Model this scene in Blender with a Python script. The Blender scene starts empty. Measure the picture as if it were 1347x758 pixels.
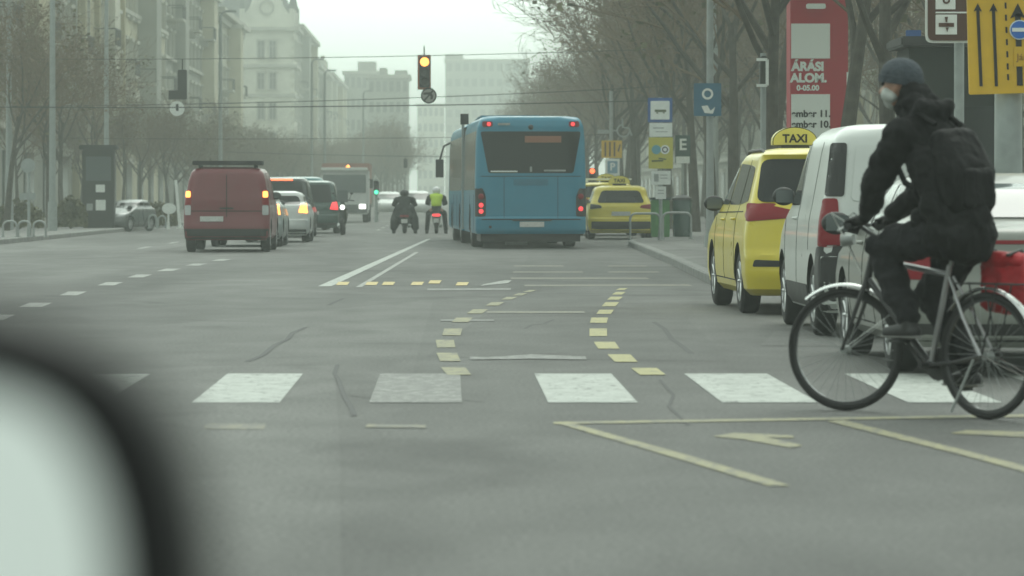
import bpy, bmesh, math, random
from mathutils import Vector, Matrix, Euler
R = math.radians
PI = math.pi
sc = bpy.context.scene
C = sc.collection

# ------------------------------------------------------------------ camera, sky, sun, exposure
F = 4800.0            # focal length in pixels of the 1347 px wide frame (long telephoto)
VX, VY = 590.0, 257.0  # vanishing point of the avenue / horizon row
EYE = 1.23
cam_d = bpy.data.cameras.new('camera')
cam = bpy.data.objects.new('camera', cam_d); C.objects.link(cam)
cam.location = (0, 0, EYE); cam.rotation_euler = (R(90), 0, 0)
cam_d.sensor_width = 36; cam_d.lens = F*36/1347
cam_d.shift_x = (673.5-VX)/1347; cam_d.shift_y = -(379-VY)/1347
cam_d.clip_start = 0.1; cam_d.clip_end = 6000
cam_d.dof.use_dof = True; cam_d.dof.focus_distance = 45; cam_d.dof.aperture_fstop = 4.9
sc.camera = cam

SUN_EL, SUN_AZ = 50, 15
w = bpy.data.worlds.new('World'); sc.world = w; w.use_nodes = True
nt = w.node_tree; nt.nodes.clear()
out = nt.nodes.new('ShaderNodeOutputWorld'); bg = nt.nodes.new('ShaderNodeBackground')
sky = nt.nodes.new('ShaderNodeTexSky'); sky.sky_type = 'NISHITA'; sky.sun_disc = False
sky.sun_elevation = R(SUN_EL); sky.sun_rotation = R(SUN_AZ); sky.dust_density = 5; sky.air_density = 1.5
tc = nt.nodes.new('ShaderNodeTexCoord'); sep = nt.nodes.new('ShaderNodeSeparateXYZ')
ramp = nt.nodes.new('ShaderNodeValToRGB')
ramp.color_ramp.elements[0].position = 0.0; ramp.color_ramp.elements[0].color = (.56,.66,.60,1)
ramp.color_ramp.elements[1].position = 0.85; ramp.color_ramp.elements[1].color = (.92,1.03,.95,1)
mul = nt.nodes.new('ShaderNodeVectorMath'); mul.operation = 'SCALE'; mul.inputs['Scale'].default_value = 17.0
mix = nt.nodes.new('ShaderNodeMixRGB'); mix.inputs['Fac'].default_value = 0.88
nt.links.new(tc.outputs['Generated'], sep.inputs[0]); nt.links.new(sep.outputs['Z'], ramp.inputs['Fac'])
nt.links.new(ramp.outputs['Color'], mul.inputs[0])
nt.links.new(sky.outputs['Color'], mix.inputs['Color1']); nt.links.new(mul.outputs[0], mix.inputs['Color2'])
# brighter cloud around the veiled sun, ahead of the camera
dotn = nt.nodes.new('ShaderNodeVectorMath'); dotn.operation = 'DOT_PRODUCT'; dotn.inputs[1].default_value = Vector((.06, 1, .22)).normalized()
glow = nt.nodes.new('ShaderNodeMapRange'); glow.interpolation_type = 'SMOOTHSTEP'; glow.inputs['From Min'].default_value = .25; glow.inputs['From Max'].default_value = 1.0
glow.inputs['To Min'].default_value = 0.0; glow.inputs['To Max'].default_value = 26.0
gs = nt.nodes.new('ShaderNodeVectorMath'); gs.operation = 'SCALE'; gs.inputs[0].default_value = (.86, 1.0, .90)
ad = nt.nodes.new('ShaderNodeVectorMath'); ad.operation = 'ADD'
nt.links.new(tc.outputs['Generated'], dotn.inputs[0]); nt.links.new(dotn.outputs['Value'], glow.inputs['Value']); nt.links.new(glow.outputs[0], gs.inputs['Scale'])
nt.links.new(mix.outputs['Color'], ad.inputs[0]); nt.links.new(gs.outputs[0], ad.inputs[1])
nt.links.new(ad.outputs[0], bg.inputs['Color']); bg.inputs['Strength'].default_value = 0.10
nt.links.new(bg.outputs['Background'], out.inputs['Surface'])
sd = bpy.data.lights.new('sun', 'SUN'); sd.energy = 0.7; sd.angle = R(25); sd.color = (1.0, .98, .93)
sun = bpy.data.objects.new('sun', sd); C.objects.link(sun)
az = R(SUN_AZ); el = R(SUN_EL)
sdir = Vector((math.sin(az)*math.cos(el), math.cos(az)*math.cos(el), math.sin(el)))
sun.rotation_euler = sdir.to_track_quat('Z', 'Y').to_euler()
vs = sc.view_settings
vs.view_transform = 'Standard'; vs.look = 'None'; vs.gamma = 1; vs.use_curve_mapping = False; vs.exposure = -0.62
cy = sc.cycles
cy.use_denoising = True; cy.max_bounces = 6; cy.diffuse_bounces = 3; cy.glossy_bounces = 3
cy.transmission_bounces = 4; cy.volume_bounces = 2; cy.transparent_max_bounces = 8
cy.caustics_reflective = False; cy.caustics_refractive = False
HAZE_DENSITY = 0.0015

# ------------------------------------------------------------------ placing: photo measurements -> metres
def S(D): return F/D
def gd(py): return F*EYE/(py-VY)                     # distance of a ground point
def G(px, py, z=0.0):
    D = F*(EYE-z)/(py-VY); return Vector(((px-VX)*D/F, D, z))
def P(px, py, D): return Vector(((px-VX)*D/F, D, EYE-(py-VY)*D/F))

# ------------------------------------------------------------------ materials
MATS = {}
def mat(name, col, rough=.6, metal=0, noise=0.0, nscale=8, coat=0, emit=None, estr=0, bump=0, bscale=40, spec=None, alpha=None):
    if name in MATS: return MATS[name]
    m = bpy.data.materials.new(name); m.use_nodes = True
    n = m.node_tree; b = n.nodes['Principled BSDF']
    c = (col[0], col[1], col[2], 1)
    b.inputs['Base Color'].default_value = c
    b.inputs['Roughness'].default_value = rough; b.inputs['Metallic'].default_value = metal
    if coat: b.inputs['Coat Weight'].default_value = coat; b.inputs['Coat Roughness'].default_value = .06
    if spec is not None: b.inputs['Specular IOR Level'].default_value = spec
    if emit: b.inputs['Emission Color'].default_value = (*emit, 1); b.inputs['Emission Strength'].default_value = estr
    tc = None
    if noise or bump:
        tc = n.nodes.new('ShaderNodeTexCoord')
    if noise:
        t = n.nodes.new('ShaderNodeTexNoise'); t.inputs['Scale'].default_value = nscale; t.inputs['Detail'].default_value = 6
        r = n.nodes.new('ShaderNodeMapRange'); r.inputs['From Min'].default_value = .3; r.inputs['From Max'].default_value = .7
        r.inputs['To Min'].default_value = 1-noise; r.inputs['To Max'].default_value = 1+noise
        v = n.nodes.new('ShaderNodeVectorMath'); v.operation = 'SCALE'; v.inputs[0].default_value = col
        n.links.new(tc.outputs['Object'], t.inputs['Vector']); n.links.new(t.outputs['Fac'], r.inputs['Value'])
        n.links.new(r.outputs[0], v.inputs['Scale']); n.links.new(v.outputs[0], b.inputs['Base Color'])
        r2 = n.nodes.new('ShaderNodeMapRange'); r2.inputs['To Min'].default_value = max(0, rough-.12); r2.inputs['To Max'].default_value = min(1, rough+.12)
        n.links.new(t.outputs['Fac'], r2.inputs['Value']); n.links.new(r2.outputs[0], b.inputs['Roughness'])
    if bump:
        t = n.nodes.new('ShaderNodeTexNoise'); t.inputs['Scale'].default_value = bscale; t.inputs['Detail'].default_value = 5
        bu = n.nodes.new('ShaderNodeBump'); bu.inputs['Strength'].default_value = bump; bu.inputs['Distance'].default_value = .02
        n.links.new(tc.outputs['Object'], t.inputs['Vector']); n.links.new(t.outputs['Fac'], bu.inputs['Height'])
        n.links.new(bu.outputs[0], b.inputs['Normal'])
    MATS[name] = m
    return m
def paint(name, col, rough=.32, dirt=.05): return mat(name, col, rough, 0, dirt, 3.0, coat=.35)
M_black = mat('black_plastic', (.018,.018,.018), .55, noise=.2)
M_cavity = mat('wheel_well', (.006,.006,.006), .95)
M_tyre = mat('tyre_rubber', (.018,.018,.018), .85, noise=.25, nscale=20)
M_rim = mat('alloy', (.45,.46,.46), .35, .85)
M_glass = mat('car_glass', (.008,.011,.011), .10, spec=.30)
M_glass_l = mat('pale_car_glass', (.10,.12,.12), .08, spec=.9)
M_red = mat('red_lens', (.22,.005,.012), .35, spec=.3)
M_redlit = mat('lit_red_lens', (.5,.02,.02), .3, emit=(1,.06,.07), estr=2.2)
M_amberlit = mat('lit_amber_lens', (.6,.2,.02), .3, emit=(1,.38,.08), estr=5)
M_orangelit = mat('lit_brake_lens', (.6,.08,.02), .3, emit=(1,.16,.05), estr=4)
M_whitelit = mat('lit_headlamp', (.8,.8,.8), .3, emit=(1,1,.95), estr=4)
M_greenlit = mat('lit_green_lens', (.1,.6,.3), .3, emit=(.1,1,.55), estr=3)
M_clear = mat('clear_lens', (.45,.46,.46), .15, .3)
M_plate = mat('plate_white', (.55,.56,.54), .5, noise=.15, nscale=30)
M_steel = mat('galvanised_steel', (.34,.36,.35), .5, .4, noise=.15)
M_poleg = mat('grey_painted_pole', (.30,.33,.32), .55, noise=.12)
M_chrome = mat('polished_metal', (.62,.63,.62), .22, .9)
M_white = mat('white_sign', (.74,.77,.73), .5, noise=.06)
M_yellow = mat('yellow_sign', (.62,.38,.02), .45, noise=.06)
M_blue = mat('blue_sign', (.02,.09,.30), .45)
M_teal = mat('teal_sign', (.03,.13,.21), .5, noise=.1)
M_ink = mat('dark_ink', (.015,.015,.015), .6)
M_wire = mat('wire_black', (.03,.035,.03), .7)

# ------------------------------------------------------------------ mesh helpers
class MB:
    def __init__(s): s.v = []; s.f = []; s.m = []; s.mats = []; s.smooth = False
    def mi(s, m):
        if m is None: return 0
        if m not in s.mats: s.mats.append(m)
        return s.mats.index(m)
    def add(s, vs, fs, m=None):
        b = len(s.v); s.v += [Vector(x) for x in vs]; i = s.mi(m)
        for f in fs: s.f.append(tuple(b+k for k in f)); s.m.append(i)
        return s
    def box(s, c, d, m=None, rot=None, taper=1.0):
        c = Vector(c); hx, hy, hz = d[0]/2, d[1]/2, d[2]/2
        vs = []
        for z in (-1, 1):
            t = taper if z > 0 else 1
            for x, y in ((-1,-1),(1,-1),(1,1),(-1,1)):
                p = Vector((x*hx*t, y*hy*t, z*hz))
                if rot is not None: p = rot @ p
                vs.append(c+p)
        return s.add(vs, [(3,2,1,0),(4,5,6,7),(0,1,5,4),(1,2,6,5),(2,3,7,6),(3,0,4,7)], m)
    def tube(s, p0, p1, r0, r1=None, m=None, n=10, caps=True):
        p0 = Vector(p0); p1 = Vector(p1); r1 = r0 if r1 is None else r1
        d = p1-p0
        if d.length < 1e-6: return s
        q = d.to_track_quat('Z', 'Y')
        vs = []
        for p, r in ((p0, r0), (p1, r1)):
            for k in range(n):
                a = 2*PI*k/n; vs.append(p+q@Vector((math.cos(a)*r, math.sin(a)*r, 0)))
        fs = [(k, (k+1)%n, n+(k+1)%n, n+k) for k in range(n)]
        if caps: fs += [tuple(range(n-1, -1, -1)), tuple(range(n, 2*n))]
        return s.add(vs, fs, m)
    def path(s, pts, r, m=None, n=8):
        pts = [Vector(p) for p in pts]
        rs = r if isinstance(r, (list, tuple)) else [r]*len(pts)
        vs = []; q = None
        for i, p in enumerate(pts):
            d = (pts[min(i+1, len(pts)-1)]-pts[max(i-1, 0)])
            if q is None: q = d.to_track_quat('Z', 'Y')
            else:
                z = q @ Vector((0,0,1)); q = z.rotation_difference(d) @ q
            for k in range(n):
                a = 2*PI*k/n; vs.append(p+q@Vector((math.cos(a)*rs[i], math.sin(a)*rs[i], 0)))
        fs = []
        for i in range(len(pts)-1):
            for k in range(n): fs.append((i*n+k, i*n+(k+1)%n, (i+1)*n+(k+1)%n, (i+1)*n+k))
        fs += [tuple(range(n-1, -1, -1)), tuple(range((len(pts)-1)*n, len(pts)*n))]
        return s.add(vs, fs, m)
    def lathe(s, prof, axis='x', c=(0,0,0), m=None, n=28, closed=False, a0=0, a1=2*PI):
        c = Vector(c); full = abs(a1-a0-2*PI) < 1e-6
        cnt = n if full else n+1; vs = []
        for k in range(cnt):
            a = a0+(a1-a0)*k/n
            for (h, r) in prof:
                if axis == 'x': p = Vector((h, r*math.cos(a), r*math.sin(a)))
                elif axis == 'y': p = Vector((r*math.cos(a), h, r*math.sin(a)))
                else: p = Vector((r*math.cos(a), r*math.sin(a), h))
                vs.append(c+p)
        L = len(prof); fs = []
        for k in range(n):
            k2 = (k+1) % cnt
            for j in range(L-1+(1 if closed else 0)):
                j2 = (j+1) % L
                fs.append((k*L+j, k*L+j2, k2*L+j2, k2*L+j))
        return s.add(vs, fs, m)
    def ball(s, c, r, m=None, n=14, sc_=(1,1,1)):
        prof = [(math.sin(-PI/2+PI*i/n)*r, max(1e-4, math.cos(-PI/2+PI*i/n)*r)) for i in range(n+1)]
        b = len(s.v); s.lathe(prof, 'z', (0,0,0), m, n*2)
        for i in range(b, len(s.v)):
            v = s.v[i]; s.v[i] = Vector((v.x*sc_[0], v.y*sc_[1], v.z*sc_[2]))+Vector(c)
        return s
    def prism(s, poly, fn, t0, t1, m=None):
        """poly: 2D points, fn(a,b,t) -> 3D; extruded from t0 to t1"""
        n = len(poly)
        vs = [fn(a, b, t0) for a, b in poly]+[fn(a, b, t1) for a, b in poly]
        fs = [tuple(range(n-1, -1, -1)), tuple(range(n, 2*n))]+[(k, (k+1)%n, n+(k+1)%n, n+k) for k in range(n)]
        return s.add(vs, fs, m)
    def build(s, name, m=None, parent=None, smooth=False, bevel=0, loc=None):
        me = bpy.data.meshes.new(name)
        me.from_pydata([tuple(v) for v in s.v], [], s.f)
        mats = s.mats if s.mats else [m]
        for x in mats: me.materials.append(x if x is not None else m)
        if s.mats:
            for p, i in zip(me.polygons, s.m): p.material_index = i
        bm = bmesh.new(); bm.from_mesh(me)
        bmesh.ops.recalc_face_normals(bm, faces=bm.faces)
        if bevel:
            es = [e for e in bm.edges if len(e.link_faces) == 2 and e.calc_face_angle(0) > R(40)]
            bmesh.ops.bevel(bm, geom=es, offset=bevel, segments=2, affect='EDGES', clamp_overlap=True)
        bm.to_mesh(me); bm.free()
        return link(name, me, parent, smooth, loc)
def link(name, me, parent=None, smooth=False, loc=None):
    if smooth:
        me.shade_smooth()
        try: me.set_sharp_from_angle(angle=R(38))
        except Exception: pass
    o = bpy.data.objects.new(name, me); C.objects.link(o)
    if parent: o.parent = parent
    if loc is not None: o.location = loc
    return o
def thing(name, label, cat, loc=(0,0,0), rz=0, group=None):
    o = bpy.data.objects.new(name, None); C.objects.link(o); o.empty_display_size = .2
    o.location = loc; o.rotation_euler = (0, 0, rz)
    return tag(o, label, cat, group)
def part_empty(name, parent, loc=(0,0,0)):
    o = bpy.data.objects.new(name, None); C.objects.link(o); o.parent = parent; o.location = loc; return o
def tag(o, label, cat, group=None, kind=None):
    if label: o['label'] = label
    if cat: o['category'] = cat
    if group: o['group'] = group
    if kind: o['kind'] = kind
    return o
def kids(o): return [c for c in bpy.data.objects if c.parent is o]
def dup(root, loc, rz, label, group=None, scale=None):
    def cp(o, par):
        c = o.copy(); C.objects.link(c)
        if par: c.parent = par
        for ch in kids(o): cp(ch, c)
        return c
    r = cp(root, None); r.location = loc; r.rotation_euler = (0, 0, rz)
    if scale: r.scale = scale
    r['label'] = label
    if group: r['group'] = group
    return r
def text(name, body, size, m, parent, loc, rot=(R(90),0,0), align='CENTER', ext=.002, sx=1.0, bold=0.0):
    cu = bpy.data.curves.new(name, 'FONT'); cu.body = body; cu.size = size; cu.align_x = align; cu.align_y = 'CENTER'
    cu.extrude = ext; cu.offset = bold
    o = bpy.data.objects.new(name, cu); C.objects.link(o)
    dg = bpy.context.evaluated_depsgraph_get(); dg.update()
    me = bpy.data.meshes.new_from_object(o.evaluated_get(dg))
    bpy.data.objects.remove(o); bpy.data.curves.remove(cu)
    me.materials.clear(); me.materials.append(m)
    t = bpy.data.objects.new(name, me); C.objects.link(t); t.parent = parent; t.location = loc; t.rotation_euler = rot; t.scale = (sx, 1, 1)
    return t
def bake_mods(o):
    dg = bpy.context.evaluated_depsgraph_get(); dg.update()
    me = bpy.data.meshes.new_from_object(o.evaluated_get(dg))
    o.modifiers.clear(); o.data = me
    return o
def rpoly(pts, r=.04, n=4):
    out_ = []; N = len(pts)
    for i in range(N):
        p = Vector(pts[i]); a = Vector(pts[i-1])-p; b = Vector(pts[(i+1) % N])-p
        rr = min(r, a.length*.45, b.length*.45)
        p0 = p+a.normalized()*rr; p1 = p+b.normalized()*rr
        for k in range(n+1):
            t = k/n; q = p0*(1-t)**2+p*2*t*(1-t)+p1*t*t; out_.append((q.x, q.y))
    return out_
def patch(mb, poly, fn, m, off=.004, cell=.15, depth=.015):
    cell = min(cell, .05) if (max(p[0] for p in poly)-min(p[0] for p in poly) < 1.2) else min(cell, .10); off = max(off, .003)
    """polygon laid on a curved surface: fn(a,b,off) -> point"""
    bm = bmesh.new(); vs = [bm.verts.new((a, b, 0)) for a, b in poly]; bm.faces.new(vs)
    xs = [p[0] for p in poly]; ys = [p[1] for p in poly]
    for ax, lo, hi in ((0, min(xs), max(xs)), (1, min(ys), max(ys))):
        k = max(1, int(math.ceil((hi-lo)/cell)))
        for i in range(1, k):
            c = lo+(hi-lo)*i/k
            co = (c, 0, 0) if ax == 0 else (0, c, 0); no = (1, 0, 0) if ax == 0 else (0, 1, 0)
            bmesh.ops.bisect_plane(bm, geom=bm.verts[:]+bm.edges[:]+bm.faces[:], plane_co=co, plane_no=no)
    bm.verts.index_update()
    V = [fn(v.co.x, v.co.y, off) for v in bm.verts]; n = len(V)
    F_ = [tuple(v.index for v in f.verts) for f in bm.faces]
    V += [fn(v.co.x, v.co.y, off-depth) for v in bm.verts]
    for e in bm.edges:
        if len(e.link_faces) == 1:
            a, b = e.verts[0].index, e.verts[1].index; F_.append((a, b, n+b, n+a))
    bm.free(); mb.add(V, F_, m)

# ------------------------------------------------------------------ vehicles
class Shell:
    """body lofted from horizontal slices: (z, rear y, front y, half width, rear corner, front corner)"""
    def __init__(s, slices): s.s = sorted(slices)
    def at(s, z):
        L = s.s
        if z <= L[0][0]: return L[0][1:]
        for a, b in zip(L, L[1:]):
            if z <= b[0]:
                t = (z-a[0])/(b[0]-a[0]) if b[0] > a[0] else 1
                return tuple(a[i]+(b[i]-a[i])*t for i in range(1, 6))
        return L[-1][1:]
    def ring(s, z, N=9, NS=16):
        yr, yf, w_, rr, rf = s.at(z); pts = []
        rxr = min(w_*.92, rr*2.0); rxf = min(w_*.92, rf*2.2)
        for k in range(4): pts.append(((w_-rxr)*k/4, yr))
        for k in range(N): a = PI/2*k/(N-1); pts.append((w_-rxr+rxr*math.sin(a), yr+rr-rr*math.cos(a)))
        for k in range(1, NS): pts.append((w_, yr+rr+(yf-rf-yr-rr)*k/NS))
        for k in range(N): a = PI/2*k/(N-1); pts.append((w_-rxf+rxf*math.cos(a), yf-rf+rf*math.sin(a)))
        for k in range(1, 5): pts.append(((w_-rxf)*(1-k/4), yf))
        return pts+[(-x, y) for x, y in reversed(pts[1:-1])]
    def side(s, sg):
        def fn(y, z, off):
            yr, yf, w_, rr, rf = s.at(z); x = w_
            rxr = min(w_*.92, rr*2.0); rxf = min(w_*.92, rf*2.2)
            if y < yr+rr: t = min(1, (yr+rr-y)/rr); x = w_-rxr+rxr*math.sqrt(1-t*t)
            elif y > yf-rf: t = min(1, (y-yf+rf)/rf); x = w_-rxf+rxf*math.sqrt(1-t*t)
            return Vector((sg*(x+off), y, z))
        return fn
    def rear(s):
        def fn(x, z, off):
            yr, yf, w_, rr, rf = s.at(z); rx = min(w_*.92, rr*2.0); y = yr; a = abs(x)
            if a > w_-rx: t = min(1, (a-w_+rx)/rx); y = yr+rr-rr*math.sqrt(1-t*t)
            return Vector((x, y-off, z+off*.3))
        return fn
    def front(s):
        def fn(x, z, off):
            yr, yf, w_, rr, rf = s.at(z); rx = min(w_*.92, rf*2.2); y = yf; a = abs(x)
            if a > w_-rx: t = min(1, (a-w_+rx)/rx); y = yf-rf+rf*math.sqrt(1-t*t)
            return Vector((x, y+off, z+off*.3))
        return fn
    def body(s, name, m, parent, arches=(), archr=.36, dz=.06, extra=None):
        zs = []
        for a, b in zip(s.s, s.s[1:]):
            n = max(1, int(math.ceil((b[0]-a[0])/dz)))
            zs += [a[0]+(b[0]-a[0])*k/n for k in range(n)]
        zs.append(s.s[-1][0]); rings = [s.ring(z) for z in zs]; n = len(rings[0])
        mb = MB(); V = [Vector((x, y, z)) for r, z in zip(rings, zs) for x, y in r]
        Fs = []
        for i in range(len(zs)-1):
            for k in range(n): Fs.append((i*n+k, i*n+(k+1) % n, (i+1)*n+(k+1) % n, (i+1)*n+k))
        Fs += [tuple(range(n-1, -1, -1)), tuple(range((len(zs)-1)*n, len(zs)*n))]
        mb.add(V, Fs, m); mb.mi(M_cavity)
        o = mb.build(name, m, parent, smooth=False)
        W = max(q[3] for q in s.s)
        if arches:
            cb = MB(); cb.mi(m); cb.mi(M_cavity)
            for y in arches:
                for sg in (-1, 1):
                    cb.lathe([(sg*(W-.30), 1e-3), (sg*(W-.30), archr), (sg*(W+.2), archr), (sg*(W+.2), 1e-3)], 'x', (0, y, archr*.90), M_cavity, 36)
            co = cb.build('cutter', M_cavity, parent)
            bo = o.modifiers.new('b', 'BOOLEAN'); bo.object = co; bo.operation = 'DIFFERENCE'; bo.solver = 'EXACT'
            try: bo.material_mode = 'INDEX'
            except Exception: pass
            bake_mods(o); me_ = co.data; bpy.data.objects.remove(co); bpy.data.meshes.remove(me_)
        if extra:
            ex = MB(); ex.mi(m); ex.mi(M_cavity); extra(ex)
            bm = bmesh.new(); bm.from_mesh(o.data); base = len(o.data.materials)
            while len(o.data.materials) < len(ex.mats): o.data.materials.append(ex.mats[len(o.data.materials)])
            vs_ = [bm.verts.new(v) for v in ex.v]
            for f, i in zip(ex.f, ex.m):
                try: nf = bm.faces.new([vs_[k] for k in f]); nf.material_index = i
                except ValueError: pass
            bm.to_mesh(o.data); bm.free()
        o.data.shade_smooth()
        try: o.data.set_sharp_from_angle(angle=R(32))
        except Exception: pass
        return o

_wc = {}
def wheel(parent, x, y, r, wd=.20, spokes=10, rimm=None):
    """wheel > tyre, rim; x is the outer face"""
    sg = 1 if x > 0 else -1
    e = part_empty('wheel', parent, (x-sg*wd/2, y, r)); e.rotation_euler = (0, 0, 0 if sg > 0 else PI)
    key = (r, wd, spokes, rimm)
    if key not in _wc:
        t = MB(); h = wd/2
        t.lathe([(-h+.01, r*.62), (-h, r*.80), (-h+.012, r*.93), (-h+.035, r*.99), (0, r), (h-.035, r*.99), (h-.012, r*.93), (h, r*.80), (h-.01, r*.62)], 'x', (0,0,0), M_tyre, 36, closed=True)
        q = MB(); rm = rimm or M_rim
        q.lathe([(h-.012, r*.66), (h-.005, r*.60), (h-.06, r*.56), (-h+.02, r*.6)], 'x', (0,0,0), rm, 36)
        q.lathe([(h-.09, 1e-3), (h-.09, r*.58)], 'x', (0,0,0), M_cavity, 24)
        q.lathe([(h-.02, 1e-3), (h-.022, r*.14), (h-.05, r*.17)], 'x', (0,0,0), rm, 18)
        for k in range(spokes):
            a = 2*PI*k/spokes; d = Vector((0, math.cos(a), math.sin(a)))
            q.tube(Vector((h-.035,0,0))+d*r*.12, Vector((h-.02,0,0))+d*r*.6, r*.07, r*.05, rm, 6)
        a_ = t.build('tyre', M_tyre, e, smooth=True); b_ = q.build('rim', rm, e, smooth=True)
        _wc[key] = (a_.data, b_.data)
    else:
        link('tyre', _wc[key][0], e); link('rim', _wc[key][1], e)
    return e

def vehicle(label, cat, loc, rz, shell, paint_m, name='parked_car', group=None, r=.32, wy=(.9, 3.6), arch=True,
            side_wins=(), rear_win=None, windshield=None, tails=(), heads=(), plate_z=None, front_plate=None, mirrors=None,
            extra=None, tail_mats=(None, None), bumper=None, spokes=10, gm=None, seams=(), handles=(), tail_side=(), wx=None, rimm=None, head_m=None):
    t = thing(name, label, cat, loc, rz, group)
    W = max(q[3] for q in shell.s); gm = gm or M_glass
    def ex(mb):
        for sm in seams:                                       # panel gaps
            for sg in (-1, 1):
                a, b = Vector(sm[0]), Vector(sm[1]); d = (b-a).normalized(); nn = Vector((-d.y, d.x))*.006
                patch(mb, [tuple(a-nn), tuple(b-nn), tuple(b+nn), tuple(a+nn)], shell.side(sg), M_cavity, .0015, .1, .004)
        if extra: extra(mb)
    shell.body('body', paint_m, t, wy if arch else (), r+.055, extra=ex)
    for poly in side_wins:
        for sg in (-1, 1):
            mb = MB(); patch(mb, rpoly(poly, .05), shell.side(sg), gm, .004, .07); mb.build('side_window', gm, t, smooth=True)
    if rear_win:
        mb = MB(); patch(mb, rpoly(rear_win, .09), shell.rear(), gm, .012, .05, .03); mb.build('rear_window', gm, t, smooth=True)
    if windshield:
        mb = MB(); patch(mb, rpoly(windshield, .09), shell.front(), gm, .004, .12); mb.build('windshield', gm, t, smooth=True)
    for k, poly in enumerate(tails):
        for j, sg in enumerate((-1, 1)):
            mb = MB(); m = tail_mats[j] or M_red
            patch(mb, rpoly([(sg*a, b) for a, b in poly], .03), shell.rear(), m, .012, .06, .03)
            if tail_side: patch(mb, rpoly(tail_side[k], .03), shell.side(sg), m, .010, .06, .03)
            mb.build('taillight', m, t, smooth=True)
    for poly in heads:
        for sg in (-1, 1):
            mb = MB(); hm = head_m or M_clear
            patch(mb, rpoly([(sg*a, b) for a, b in poly], .03), shell.front(), hm, .012, .06, .03)
            mb.build('headlight', hm, t, smooth=True)
    if bumper:
        mb = MB(); patch(mb, rpoly(bumper, .03), shell.rear(), M_black, .012, .1, .03); mb.build('bumper', M_black, t, smooth=True)
    if plate_z:
        mb = MB(); fn = shell.rear(); y = fn(0, plate_z, 0).y
        mb.box((0, y-.018, plate_z), (.52, .02, .115), M_plate); mb.build('number_plate', M_plate, t)
    if front_plate:
        mb = MB(); y = shell.front()(0, front_plate, 0).y
        mb.box((0, y+.018, front_plate), (.52, .02, .115), M_plate); mb.build('number_plate', M_plate, t)
    for (y, z, m) in ([mirrors] if mirrors else []):
        for sg in (-1, 1):
            mb = MB(); x0 = shell.side(sg)(y, z-.03, 0).x
            mb.tube((x0-sg*.03, y, z-.05), (x0+sg*.10, y, z-.02), .028, .022, M_black, 8)
            mb.ball((x0+sg*.17, y+.015, z+.02), .12, m, 12, (.95, .5, .72))
            mb.box((x0+sg*.17, y-.052, z+.02), (.17, .012, .115), M_glass_l)
            mb.build('side_mirror', m, t, smooth=True)
    for (y, z) in handles:
        for sg in (-1, 1):
            mb = MB(); fn = shell.side(sg)
            mb.path([fn(y-.09, z, .0), fn(y-.07, z, .028), fn(y+.07, z, .028), fn(y+.09, z, .0)], .013, paint_m, 8)
            mb.build('door_handle', paint_m, t, smooth=True)
    for y in wy:
        for sg in (-1, 1): wheel(t, sg*((wx or W)-.015), y, r, .21, spokes, rimm)
    return t

# ================================================================== SETTING
def node_asphalt(name, base=.13, patch_=.25):
    m = bpy.data.materials.new(name); m.use_nodes = True; n = m.node_tree; b = n.nodes['Principled BSDF']
    tc = n.nodes.new('ShaderNodeTexCoord')
    def noise(scale, vec=(1,1,1), det=4, dist=0):
        mp = n.nodes.new('ShaderNodeMapping'); mp.inputs['Scale'].default_value = vec
        t = n.nodes.new('ShaderNodeTexNoise'); t.inputs['Scale'].default_value = scale; t.inputs['Detail'].default_value = det; t.inputs['Distortion'].default_value = dist
        n.links.new(tc.outputs['Object'], mp.inputs[0]); n.links.new(mp.outputs[0], t.inputs['Vector']); return t.outputs['Fac']
    def mr(v, a, b_, lo=.3, hi=.7):
        r = n.nodes.new('ShaderNodeMapRange'); r.inputs['From Min'].default_value = lo; r.inputs['From Max'].default_value = hi
        r.inputs['To Min'].default_value = a; r.inputs['To Max'].default_value = b_; n.links.new(v, r.inputs['Value']); return r.outputs[0]
    def mul(a, b_):
        x = n.nodes.new('ShaderNodeMath'); x.operation = 'MULTIPLY'; n.links.new(a, x.inputs[0]); n.links.new(b_, x.inputs[1]); return x.outputs[0]
    big = mr(noise(.16, (1,.25,1), 3, .6), 1-patch_, 1+patch_)
    streak = mr(noise(.9, (1,.035,1), 3), .90, 1.10)
    mid = mr(noise(1.3, (1,.5,1), 5, .4), .84, 1.16)
    fine = mr(noise(38, (1,1,1), 4), .66, 1.34)
    vor = n.nodes.new('ShaderNodeTexVoronoi'); vor.inputs['Scale'].default_value = .16
    mp = n.nodes.new('ShaderNodeMapping'); mp.inputs['Scale'].default_value = (1.6, .45, 1)
    n.links.new(tc.outputs['Object'], mp.inputs[0]); n.links.new(mp.outputs[0], vor.inputs['Vector'])
    sepc = n.nodes.new('ShaderNodeSeparateColor'); n.links.new(vor.outputs['Color'], sepc.inputs[0])
    pt = mr(sepc.outputs[0], .90, 1.10, 0, 1)
    stain = mr(noise(.55, (1,.6,1), 6, 1.2), .72, 1.0, .28, .42)
    lanes = mr(noise(.42, (1,.004,1), 2), .90, 1.10)
    k = mul(mul(mul(mul(big, streak), mul(mid, fine)), pt), mul(stain, lanes))
    v = n.nodes.new('ShaderNodeVectorMath'); v.operation = 'SCALE'; v.inputs[0].default_value = (base, base*1.0, base*.95)
    n.links.new(k, v.inputs['Scale']); n.links.new(v.outputs[0], b.inputs['Base Color'])
    b.inputs['Roughness'].default_value = .82; b.inputs['Specular IOR Level'].default_value = .35
    bu = n.nodes.new('ShaderNodeBump'); bu.inputs['Strength'].default_value = .35; bu.inputs['Distance'].default_value = .01
    n.links.new(noise(70, (1,1,1), 3), bu.inputs['Height']); n.links.new(bu.outputs[0], b.inputs['Normal'])
    return m
M_asph = node_asphalt('old_grey_asphalt', .125, .32)
M_pave = node_asphalt('pavement_asphalt', .17, .15)
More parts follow.
